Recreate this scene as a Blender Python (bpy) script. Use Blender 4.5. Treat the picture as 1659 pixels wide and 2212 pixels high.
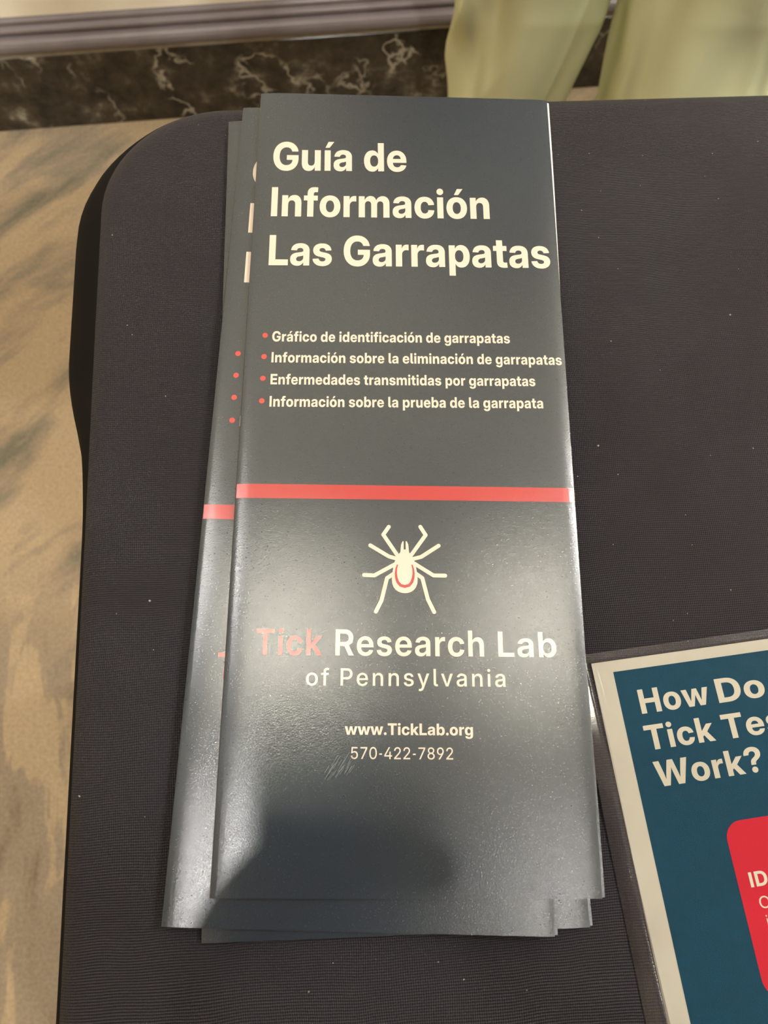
import bpy, bmesh, math, random
from mathutils import Vector, Matrix, noise

for o in list(bpy.data.objects):
    bpy.data.objects.remove(o, do_unlink=True)
SC = bpy.context.scene
COL = SC.collection
R = math.radians
TABLE_Z = 0.74            # height of the cloth-covered table top above the floor
CAM = Vector((0.0, 0.0, 0.94071))

# ---------------------------------------------------------------- camera
cam_data = bpy.data.cameras.new('camera')
cam = bpy.data.objects.new('camera', cam_data)
COL.objects.link(cam)
SC.camera = cam
cR = Vector((0.99245572, -0.11964435, 0.02677462)).normalized()
cF = Vector((0.06003273, 0.28381242, -0.95699874)).normalized()
cU = cR.cross(cF).normalized()
if cU.y < 0:
    cU = -cU
cam.matrix_world = Matrix(((cR.x, cU.x, -cF.x, CAM.x), (cR.y, cU.y, -cF.y, CAM.y), (cR.z, cU.z, -cF.z, CAM.z), (0, 0, 0, 1)))
cam_data.sensor_fit = 'HORIZONTAL'
cam_data.sensor_width = 36.0
cam_data.lens = 36.0 * 1661.0 / 1659.0
cam_data.clip_start = 0.002
cam_data.dof.use_dof = True
cam_data.dof.focus_distance = 0.205
cam_data.dof.aperture_fstop = 34.0

# ---------------------------------------------------------------- light and exposure
SC.view_settings.view_transform = 'Standard'
SC.view_settings.look = 'None'
SC.view_settings.gamma = 1.0
SC.view_settings.use_curve_mapping = False
SC.view_settings.exposure = 0.0
world = bpy.data.worlds.new('world')
SC.world = world
world.use_nodes = True
world.node_tree.nodes['Background'].inputs[0].default_value = (1.0, 0.92, 0.8, 1)
world.node_tree.nodes['Background'].inputs[1].default_value = 0.02
CEIL = 3.2
LAMP_COLOR = (1.0, 0.985, 0.95)
WARM_COLOR = (1.0, 0.95, 0.80)      # the two over the back of the table burn warmer
LAMP_STRENGTH = 540.0
LAMP_RADIUS = 0.04
# downlights in the ceiling: the four over the table, then unseen ones added for fill light
LAMPS = [(-0.240, 0.384), (0.683, 0.308), (-0.575, -0.335), (0.649, -0.559),
         (-1.7, 0.2), (1.9, 0.2), (-1.7, -1.4), (0.1, -1.7), (1.9, -1.4), (-0.4, -2.9), (1.2, -2.9), (-0.95, 0.72), (1.75, 0.70)]  # last pair added to brighten the back wall and trousers
LAMP_SCALE = [0.84, 0.76, 0.92, 0.44, 0.1, 1.6, 1.4, 4.0, 4.0, 5.2, 5.2, 1.0, 4.8]
SC.cycles.max_bounces = 8
SC.cycles.sample_clamp_indirect = 6.0

# ---------------------------------------------------------------- helpers
def tag(o, label, cat, group=None):
    o['label'] = label
    o['category'] = cat
    if group:
        o['group'] = group
    return o

def struct(o):
    o['kind'] = 'structure'
    return o

def empty(name, loc=(0, 0, 0), rz=0.0):
    o = bpy.data.objects.new(name, None)
    o.empty_display_size = 0.02
    COL.objects.link(o)
    o.location = loc
    o.rotation_euler = (0, 0, rz)
    return o

def link(name, me, mats, parent=None, smooth=False):
    o = bpy.data.objects.new(name, me)
    COL.objects.link(o)
    for m in (mats if isinstance(mats, (list, tuple)) else [mats]):
        if m is not None:
            me.materials.append(m)
    if parent:
        o.parent = parent
    if smooth:
        for p in me.polygons:
            p.use_smooth = True
    return o

def mesh_of(name, verts, faces, fmat=None):
    me = bpy.data.meshes.new(name)
    me.from_pydata([tuple(v) for v in verts], [], faces)
    me.update()
    if fmat:
        for p, i in zip(me.polygons, fmat):
            p.material_index = i
    return me

def bm_link(name, bm, mats, parent=None, smooth=False):
    me = bpy.data.meshes.new(name)
    bm.normal_update()
    bm.to_mesh(me)
    bm.free()
    return link(name, me, mats, parent, smooth)

def add_box(bm, lo, hi, bevel=0.0):
    r = bmesh.ops.create_cube(bm, size=1.0)
    vs = r['verts']
    for v in vs:
        v.co = Vector([lo[i] + (v.co[i] + 0.5) * (hi[i] - lo[i]) for i in range(3)])
    if bevel:
        es = list({e for v in vs for e in v.link_edges})
        bmesh.ops.bevel(bm, geom=es, offset=bevel, segments=3, affect='EDGES', profile=0.5)

def lathe(profile, n=32):
    """profile: (radius, z) list -> verts, faces"""
    V, F = [], []
    for (r, z) in profile:
        for i in range(n):
            a = 2 * math.pi * i / n
            V.append((r * math.cos(a), r * math.sin(a), z))
    for k in range(len(profile) - 1):
        for i in range(n):
            j = (i + 1) % n
            F.append((k * n + i, k * n + j, (k + 1) * n + j, (k + 1) * n + i))
    F.append(tuple(range(n - 1, -1, -1)))
    m = (len(profile) - 1) * n
    F.append(tuple(m + i for i in range(n)))
    return V, F

def rings_mesh(name, rings, cap=True):
    n = len(rings[0])
    V = [p for r in rings for p in r]
    F = []
    for k in range(len(rings) - 1):
        for i in range(n):
            j = (i + 1) % n
            F.append((k * n + i, k * n + j, (k + 1) * n + j, (k + 1) * n + i))
    if cap:
        F.append(tuple(range(n - 1, -1, -1)))
        m = (len(rings) - 1) * n
        F.append(tuple(m + i for i in range(n)))
    return mesh_of(name, V, F)

def skin_mesh(name, nodes, edges, root, level=2):
    """nodes: list of (co, radius | (rx, ry)); one continuous surface around the joined edges"""
    me = bpy.data.meshes.new(name + '_armature')
    me.from_pydata([tuple(n[0]) for n in nodes], edges, [])
    o = bpy.data.objects.new(name + '_armature', me)
    COL.objects.link(o)
    md = o.modifiers.new('skin', 'SKIN')
    md.use_smooth_shade = True
    md.branch_smoothing = 0.4
    for i, n in enumerate(nodes):
        r = n[1] if isinstance(n[1], (tuple, list)) else (n[1], n[1])
        sv = me.skin_vertices[0].data[i]
        sv.radius = r
        sv.use_root = (i == root)
    sb = o.modifiers.new('sub', 'SUBSURF')
    sb.levels = level
    sb.render_levels = level
    dg = bpy.context.evaluated_depsgraph_get()
    dg.update()
    out = bpy.data.meshes.new_from_object(o.evaluated_get(dg))
    bpy.data.objects.remove(o, do_unlink=True)
    out.name = name
    return out

# ---------------------------------------------------------------- materials
class NT:
    def __init__(self, name):
        self.m = bpy.data.materials.new(name)
        self.m.use_nodes = True
        self.t = self.m.node_tree
        self.b = self.t.nodes['Principled BSDF']
        self.out = self.t.nodes['Material Output']
    def n(self, typ, **kw):
        nd = self.t.nodes.new(typ)
        for k, v in kw.items():
            if hasattr(nd, k):
                setattr(nd, k, v)
        return nd
    def l(self, a, b):
        self.t.links.new(a, b)
    def coords(self, scale=(1, 1, 1), rot=(0, 0, 0), kind='Object', loc=(0, 0, 0)):
        tc = self.n('ShaderNodeTexCoord')
        mp = self.n('ShaderNodeMapping')
        mp.inputs['Scale'].default_value = scale
        mp.inputs['Rotation'].default_value = rot
        mp.inputs['Location'].default_value = loc
        self.l(tc.outputs[kind], mp.inputs['Vector'])
        return mp.outputs[0]
    def noise(self, vec, scale, detail=3.0, rough=0.5, dist=0.0):
        nd = self.n('ShaderNodeTexNoise')
        nd.inputs['Scale'].default_value = scale
        nd.inputs['Detail'].default_value = detail
        nd.inputs['Roughness'].default_value = rough
        nd.inputs['Distortion'].default_value = dist
        if vec is not None:
            self.l(vec, nd.inputs['Vector'])
        return nd
    def ramp(self, fac, stops):
        nd = self.n('ShaderNodeValToRGB')
        e = nd.color_ramp.elements
        while len(e) < len(stops):
            e.new(0.5)
        for el, (p, c) in zip(e, stops):
            el.position = p
            el.color = (c[0], c[1], c[2], 1)
        self.l(fac, nd.inputs[0])
        return nd.outputs[0]
    def mix(self, fac, a, b, blend='MIX'):
        nd = self.n('ShaderNodeMix', data_type='RGBA', blend_type=blend)
        for k, v in ((0, fac), (6, a), (7, b)):
            if isinstance(v, (int, float)):
                nd.inputs[k].default_value = v
            elif isinstance(v, (tuple, list)):
                nd.inputs[k].default_value = (v[0], v[1], v[2], 1)
            else:
                self.l(v, nd.inputs[k])
        return nd.outputs[2]
    def math(self, op, a, b=None):
        nd = self.n('ShaderNodeMath', operation=op)
        for k, v in ((0, a), (1, b)):
            if v is None:
                continue
            if isinstance(v, (int, float)):
                nd.inputs[k].default_value = v
            else:
                self.l(v, nd.inputs[k])
        return nd.outputs[0]
    def bump(self, h, strength, dist):
        nd = self.n('ShaderNodeBump')
        nd.inputs['Strength'].default_value = strength
        nd.inputs['Distance'].default_value = dist
        self.l(h, nd.inputs['Height'])
        self.l(nd.outputs[0], self.b.inputs['Normal'])
        return nd
    def base(self, c):
        if isinstance(c, (tuple, list)):
            self.b.inputs['Base Color'].default_value = (c[0], c[1], c[2], 1)
        else:
            self.l(c, self.b.inputs['Base Color'])

def plain(name, c, rough=0.5, spec=0.5, metal=0.0, grain=0.0, gscale=60.0):
    t = NT(name)
    t.b.inputs['Roughness'].default_value = rough
    t.b.inputs['Specular IOR Level'].default_value = spec
    t.b.inputs['Metallic'].default_value = metal
    if grain:
        nz = t.noise(t.coords(), gscale, 4)
        t.base(t.ramp(nz.outputs[0], [(0.3, tuple(x * (1 - grain) for x in c)), (0.7, tuple(min(1, x * (1 + grain)) for x in c))]))
    else:
        t.base(c)
    return t.m

# coated card: satin varnish with a fine fibre grain that breaks the highlights up
def coated(name, c, rough=0.185, bump=0.085, fleck=True):
    t = NT(name)
    t.b.inputs['Roughness'].default_value = 0.52
    t.b.inputs['Specular IOR Level'].default_value = 0.15
    t.b.inputs['Coat Weight'].default_value = 1.0
    t.b.inputs['Coat Roughness'].default_value = rough
    t.b.inputs['Coat IOR'].default_value = 1.8
    v = t.coords(scale=(1, 1, 0.2))
    fib = t.noise(v, 2900.0, 2.0, 0.6, 0.8)
    mott = t.noise(v, 160.0, 3.0)
    h = t.math('ADD', fib.outputs[0], t.math('MULTIPLY', mott.outputs[0], 0.25))
    bn = t.bump(h, bump, 0.0004)
    t.l(bn.outputs[0], t.b.inputs['Coat Normal'])
    # paper fibres show faintly in the ink as well
    t.base(t.ramp(fib.outputs[0], [(0.30, tuple(0.80 * x for x in c)), (0.70, tuple(min(1.0, (1.20 if fleck else 1.08) * x) for x in c))]) if fleck else c)
    return t.m

NAVY = (0.006, 0.0155, 0.0255)
CREAM = (0.67, 0.545, 0.445)
RED = (0.39, 0.011, 0.013)
M_navy = coated('navy printed card', NAVY)
M_cream = coated('unprinted white lettering', CREAM, fleck=False)
M_red = coated('red printed band', RED, fleck=False)
M_coral = coated('coral red lettering', (0.54, 0.030, 0.026), fleck=False)
M_paperwhite = plain('white card stock', (0.90, 0.86, 0.78), 0.6, 0.3)
M_scuff = coated('scuffed varnish', (0.075, 0.082, 0.086), 0.5, fleck=False)
# ---------------------------------------------------------------- setting
def carpet_mat():
    t = NT('patterned carpet')
    t.b.inputs['Roughness'].default_value = 0.95
    t.b.inputs['Specular IOR Level'].default_value = 0.1
    # two runs of brushed streaks: slanting ones by the wall, straight ones nearer the front
    def streak(rot, along, across, scale, dist):
        v = t.coords(scale=(1 / along, 1 / across, 1), rot=(0, 0, rot))
        v.node.vector_type = 'TEXTURE'          # turned first, stretched along the streak after
        return t.noise(v, scale, 5.0, 0.60, dist).outputs[0]
    a = streak(R(39), 0.75, 2.6, 5.5, 0.4)
    b = streak(R(88), 0.9, 3.2, 6.5, 0.6)
    geo = t.coords()
    sep = t.n('ShaderNodeSeparateXYZ')
    t.l(geo, sep.inputs[0])
    wob = t.noise(geo, 5.0, 3.0)
    yy = t.math('ADD', sep.outputs[1], t.math('MULTIPLY', wob.outputs[0], 0.35))
    f = t.ramp(t.math('ADD', yy, 0.2), [(0.50, (0, 0, 0)), (0.68, (1, 1, 1))])
    tan, taupe, green, brown = (0.37, 0.273, 0.165), (0.26, 0.20, 0.136), (0.165, 0.147, 0.100), (0.18, 0.130, 0.084)
    ca = t.ramp(a, [(0.34, green), (0.43, taupe), (0.52, tan), (0.62, tan), (0.72, taupe)])
    cb = t.ramp(b, [(0.30, brown), (0.42, taupe), (0.52, taupe), (0.56, tan), (0.70, tan)])
    col = t.mix(f, cb, ca)
    fine = t.noise(geo, 240.0, 3.0, 0.7)
    col = t.mix(0.55, col, t.ramp(fine.outputs[0], [(0.3, (0.62, 0.62, 0.62)), (0.7, (1.25, 1.25, 1.25))]), 'MULTIPLY')
    t.base(col)
    t.bump(fine.outputs[0], 0.6, 0.004)
    return t.m

def marble_mat():
    t = NT('black veined marble')
    t.b.inputs['Roughness'].default_value = 0.22
    v = t.coords()
    w = t.noise(v, 9.0, 4.0, 0.6)
    warp = t.mix(0.30, v, w.outputs[1], 'ADD')
    vo = t.n('ShaderNodeTexVoronoi', feature='DISTANCE_TO_EDGE')
    vo.inputs['Scale'].default_value = 8.0
    t.l(warp, vo.inputs['Vector'])
    vein = t.ramp(vo.outputs['Distance'], [(0.0, (1, 1, 1)), (0.05, (0.0, 0.0, 0.0))])
    patch = t.ramp(t.noise(v, 11.0, 3.0).outputs[0], [(0.50, (0, 0, 0)), (0.60, (1, 1, 1))])
    k = t.mix(1.0, vein, patch, 'MULTIPLY')
    cloud = t.ramp(t.noise(v, 34.0, 5.0, 0.6).outputs[0], [(0.35, (0.020, 0.016, 0.011)), (0.56, (0.050, 0.041, 0.028)), (0.66, (0.11, 0.095, 0.07)), (0.74, (0.28, 0.25, 0.19))])
    t.base(t.mix(t.math('MULTIPLY', k, 0.8), cloud, (0.50, 0.45, 0.36)))
    return t.m

M_carpet = carpet_mat()
M_marble = marble_mat()
M_wall = plain('cream wall paint', (0.84, 0.765, 0.62), 0.7, 0.3, grain=0.03, gscale=40)
M_ceiling = plain('white ceiling paint', (0.80, 0.77, 0.70), 0.8, 0.2, grain=0.02)
M_mould = plain('mauve grey gloss paint', (0.15, 0.125, 0.125), 0.34, 0.5, grain=0.08, gscale=25)
M_caulk = plain('pale caulk line', (0.34, 0.29, 0.22), 0.7, 0.3, grain=0.15, gscale=70)

X0, X1, Y0, Y1 = -3.2, 3.6, -4.2, 0.938
def slab(name, lo, hi, mat):
    bm = bmesh.new()
    add_box(bm, lo, hi)
    return struct(bm_link(name, bm, mat))
T = 0.12
slab('floor', (X0 - T, Y0 - T, -0.1), (X1 + T, Y1 + T, 0.0), M_carpet)
slab('ceiling', (X0 - T, Y0 - T, CEIL), (X1 + T, Y1 + T, CEIL + 0.1), M_ceiling)
slab('wall_back', (X0 - T, Y1, 0.0), (X1 + T, Y1 + T, CEIL), M_wall)
slab('wall_front', (X0 - T, Y0 - T, 0.0), (X1 + T, Y0, CEIL), M_wall)
slab('wall_left', (X0 - T, Y0, 0.0), (X0, Y1, CEIL), M_wall)
slab('wall_right', (X1, Y0, 0.0), (X1 + T, Y1, CEIL), M_wall)

def extrude_x(name, prof, x0, x1, mat, seg=1):
    """prof: closed (y, z) outline carried along x"""
    V, F = [], []
    n = len(prof)
    for k in range(seg + 1):
        x = x0 + (x1 - x0) * k / seg
        V += [(x, y, z) for (y, z) in prof]
    for k in range(seg):
        for i in range(n):
            j = (i + 1) % n
            F.append((k * n + i, (k + 1) * n + i, (k + 1) * n + j, k * n + j))
    F.append(tuple(range(n)))
    F.append(tuple(seg * n + i for i in range(n - 1, -1, -1)))
    o = struct(link(name, mesh_of(name, V, F), mat))
    return o
# marble skirting with its caulked top edge, then the moulded rail above it
yb = Y1 - 0.012
extrude_x('baseboard_back', [(Y1, 0.0), (yb, 0.0), (yb, 0.1195), (yb + 0.002, 0.1215), (Y1, 0.1215)], X0, X1, M_marble)
extrude_x('trim_1', [(Y1, 0.1215), (yb - 0.0005, 0.1215), (yb - 0.001, 0.1235), (yb, 0.1255), (Y1, 0.1255)], X0, X1, M_caulk)
pr = [(Y1, 0.1255)]
def arc(cy, cz, r, a0, a1, n=8):
    return [(cy + r * math.cos(R(a0 + (a1 - a0) * i / n)), cz + r * math.sin(R(a0 + (a1 - a0) * i / n))) for i in range(n + 1)]
pr += [(Y1 - 0.010, 0.1255), (Y1 - 0.012, 0.129)]
pr += arc(Y1 - 0.012, 0.1400, 0.0110, 270, 90)           # big bead
pr += [(Y1 - 0.0095, 0.1520)]
pr += arc(Y1 - 0.008, 0.1568, 0.0042, 250, 80)            # small bead
pr += [(Y1 - 0.006, 0.1615), (Y1 - 0.0055, 0.167), (Y1 - 0.003, 0.1695), (Y1, 0.1700)]
o = extrude_x('trim_2', pr, X0, X1, M_mould)

# ---------------------------------------------------------------- ceiling downlights
M_lamp_ring = plain('white lamp trim', (0.8, 0.8, 0.78), 0.4)
def lamp_glow(strength, color):
    t = NT('lit lamp lens')
    e = t.n('ShaderNodeEmission')
    e.inputs[0].default_value = (*color, 1)
    e.inputs[1].default_value = strength
    t.l(e.outputs[0], t.out.inputs[0])
    return t.m
GLOW = {}
for i, (lx, ly) in enumerate(LAMPS):
    where = ['above the table end near the back wall', 'above the table near the back wall', 'over the open carpet beside the table', 'over the front edge of the table',
             'added for fill by the left wall near the back', 'added for fill by the right wall near the back', 'added for fill by the left wall mid room', 'added for fill in the middle of the room', 'added for fill by the right wall mid room',
             'added for fill at the front of the room, left', 'added for fill at the front of the room, right', 'added to brighten the back wall, left of the table', 'added by the back wall to brighten wall and trousers'][i]
    L = tag(empty('ceiling_downlight', (lx, ly, CEIL)), 'round white recessed downlight, lit, ' + where, 'ceiling light', 'recessed ceiling downlights')
    V, F = lathe([(LAMP_RADIUS + 0.004, 0.0), (LAMP_RADIUS + 0.025, 0.0), (LAMP_RADIUS + 0.025, -0.004), (LAMP_RADIUS + 0.018, -0.007), (LAMP_RADIUS + 0.004, -0.007)], 40)
    F = F[:-2] + [(4 * 40 + a, 4 * 40 + (a + 1) % 40, (a + 1) % 40, a) for a in range(40)]
    link('trim_ring', mesh_of('trim_ring', V, F), M_lamp_ring, L, True)
    k = (LAMP_SCALE[i], WARM_COLOR if i < 2 else LAMP_COLOR)
    if k not in GLOW:
        GLOW[k] = lamp_glow(LAMP_STRENGTH * k[0], k[1])
    V, F = lathe([(LAMP_RADIUS + 0.003, -0.001), (LAMP_RADIUS, -0.004), (LAMP_RADIUS * 0.6, -0.005)], 40)
    link('lens', mesh_of('lens', V, F), GLOW[k], L, True)
# ---------------------------------------------------------------- table and its fitted cloth
TROT = -0.0592
TLX, TBK = -0.0742, 0.2018     # left side and back edge, in the table's own axes
TW, TD, TR = 1.83, 0.50, 0.040
BILLOW = 0.0125
def cloth_mat():
    t = NT('charcoal stretch cloth')
    t.b.inputs['Roughness'].default_value = 0.54
    t.b.inputs['Specular IOR Level'].default_value = 0.40
    v = t.coords()
    wob = t.noise(v, 30.0, 2.0)
    wv = t.mix(0.004, v, wob.outputs[1], 'ADD')
    def wave(direction, per):
        w = t.n('ShaderNodeTexWave', wave_type='BANDS', bands_direction=direction)
        w.inputs['Scale'].default_value = (2 * math.pi / 20.0) / per
        w.inputs['Distortion'].default_value = 0.35
        w.inputs['Detail'].default_value = 1.0
        w.inputs['Detail Scale'].default_value = 1.5
        t.l(wv, w.inputs['Vector'])
        return w.outputs['Fac']
    ribs = wave('Y', 0.00061)
    threads = wave('X', 0.00052)
    # the ribs show more towards the open side, the cross threads in patches
    patch = t.ramp(t.noise(v, 14.0, 2.0).outputs[0], [(0.40, (0.25, 0.25, 0.25)), (0.62, (0.75, 0.75, 0.75))])
    h = t.math('ADD', ribs, t.math('MULTIPLY', threads, patch))
    col = t.ramp(t.math('MULTIPLY', h, 0.6), [(0.12, (0.0008, 0.0007, 0.0009)), (0.80, (0.0215, 0.0195, 0.0250))])
    lint = t.noise(v, 700.0, 0.0)
    lf = t.ramp(lint.outputs[0], [(0.872, (0, 0, 0)), (0.885, (1, 1, 1))])
    t.base(t.mix(lf, col, (0.30, 0.29, 0.28)))
    t.bump(h, 0.8, 0.00025)
    t.b.inputs['Specular Tint'].default_value = (1.0, 0.93, 1.0, 1)
    return t.m
M_cloth = cloth_mat()
M_board = plain('grey table board', (0.42, 0.41, 0.39), 0.5, grain=0.05)
M_steel = plain('grey painted steel', (0.20, 0.20, 0.21), 0.4, metal=0.6)

def outline(inset, n_arc=18):
    """points round the table top, anticlockwise, as ((x, y), outward normal)"""
    x0, x1, y0, y1 = TLX, TLX + TW, TBK - TD, TBK
    r = TR
    P = []
    def side(a, b, nrm, m):
        for i in range(1, m):
            f = i / m
            P.append(((a[0] + (b[0] - a[0]) * f, a[1] + (b[1] - a[1]) * f), nrm))
    def corner(c, a0):
        for i in range(n_arc + 1):
            a = R(a0 + 90 * i / n_arc)
            P.append(((c[0] + r * math.cos(a), c[1] + r * math.sin(a)), (math.cos(a), math.sin(a))))
    corner((x1 - r, y1 - r), 0)
    side((x1 - r, y1), (x0 + r, y1), (0, 1), 60)
    corner((x0 + r, y1 - r), 90)
    side((x0, y1 - r), (x0, y0 + r), (-1, 0), 90)
    corner((x0 + r, y0 + r), 180)
    side((x0 + r, y0), (x1 - r, y0), (0, -1), 60)
    corner((x1 - r, y0 + r), 270)
    side((x1, y0 + r), (x1, y1 - r), (1, 0), 30)
    return [((p[0] - n[0] * inset, p[1] - n[1] * inset), n) for p, n in P]

def smooth01(x):
    x = max(0.0, min(1.0, x))
    return x * x * (3 - 2 * x)

table = tag(empty('folding_table', (0, 0, 0), TROT), 'long folding table hidden under the charcoal fitted cloth', 'table')
bm = bmesh.new()
pts = [bm.verts.new((p[0], p[1], TABLE_Z - 0.003)) for p, n in outline(0.004)]
f = bm.faces.new(pts)
r = bmesh.ops.extrude_face_region(bm, geom=[f])
for v in r['geom']:
    if isinstance(v, bmesh.types.BMVert):
        v.co.z -= 0.025
bmesh.ops.recalc_face_normals(bm, faces=bm.faces)
bm_link('tabletop', bm, M_board, table)
for (lx, ly) in ((0.12, 0.07), (0.12, TD - 0.07), (TW - 0.12, 0.07), (TW - 0.12, TD - 0.07)):
    bm = bmesh.new()
    bmesh.ops.create_cone(bm, cap_ends=True, segments=16, radius1=0.014, radius2=0.014, depth=TABLE_Z - 0.028,
                          matrix=Matrix.Translation((TLX + lx, TBK - ly, (TABLE_Z - 0.028) / 2)))
    bm_link('leg', bm, M_steel, table, True)

# cloth: flat top, rolled edge, skirt; the skirt billows outwards beside the far left corner
V, F = [], []
rings = []
M_skirt = plain('skirt cloth darkened for shade', (0.0065, 0.0055, 0.0045), 0.9, 0.08)  # same cloth as the top, its shade put into a darker colour
RO = 0.0075
for k in range(0, 9):
    a = R(90 * k / 8)
    rings.append((RO * (1 - math.sin(a)), TABLE_Z - RO * (1 - math.cos(a)), max(0.0, RO * (1 - math.cos(a)) - 0.002)))
for z in (0.726, 0.720, 0.712, 0.703, 0.693, 0.680, 0.665, 0.645, 0.62, 0.58, 0.52, 0.44, 0.34, 0.24, 0.14, 0.05, 0.004):
    rings.append((0.0, z, TABLE_Z - 0.002 - z))
n = None
for inset, z, depth in rings:
    ring = []
    for (p, nrm) in outline(inset):
        out = 0.0
        if depth > 0:
            yy = p[1]
            d2 = depth / 0.022
            swell = math.sin(min(1.0, d2) * math.pi / 2) if d2 < 1 else 1 - 0.9 * smooth01((depth - 0.022) / 0.30)
            # along the left side, from the corner to about a hand's width below it
            if p[0] < TLX + TR:
                win = smooth01((yy - 0.056) / 0.065) * smooth01((TBK + 0.012 - yy) / 0.040)
                out = BILLOW * swell * win * max(0.0, -nrm[0]) ** 0.6 if nrm[0] < 0 else 0.0
            fold = 0.004 * math.sin(p[0] * 21 + p[1] * 17) * smooth01(depth / 0.4)
            out += fold - 0.03 * smooth01(depth / 0.7)
        ring.append((p[0] + nrm[0] * out, p[1] + nrm[1] * out, z))
    rings_n = len(ring)
    V += ring
nR = len(rings)
F.append(tuple(range(rings_n)))
def band(k0, k1, base):
    return [((k - base) * rings_n + i, (k + 1 - base) * rings_n + i, (k + 1 - base) * rings_n + (i + 1) % rings_n, (k - base) * rings_n + (i + 1) % rings_n)
            for k in range(k0, k1) for i in range(rings_n)]
SEAM = 4                 # ribbed topper as far as the rolled edge, skirt below it coloured near black for shade
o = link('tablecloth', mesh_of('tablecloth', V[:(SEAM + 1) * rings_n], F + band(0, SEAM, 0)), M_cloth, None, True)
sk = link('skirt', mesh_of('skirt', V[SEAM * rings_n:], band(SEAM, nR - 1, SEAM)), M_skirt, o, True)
sk['label'] = 'skirt of the cloth, its shade put into the dark colour'
o.data.polygons[0].use_smooth = False
o.rotation_euler = (0, 0, TROT)
tag(o, 'charcoal ribbed stretch tablecloth fitted over the long table with rounded corner', 'tablecloth')
GLYPHS = {}
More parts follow.
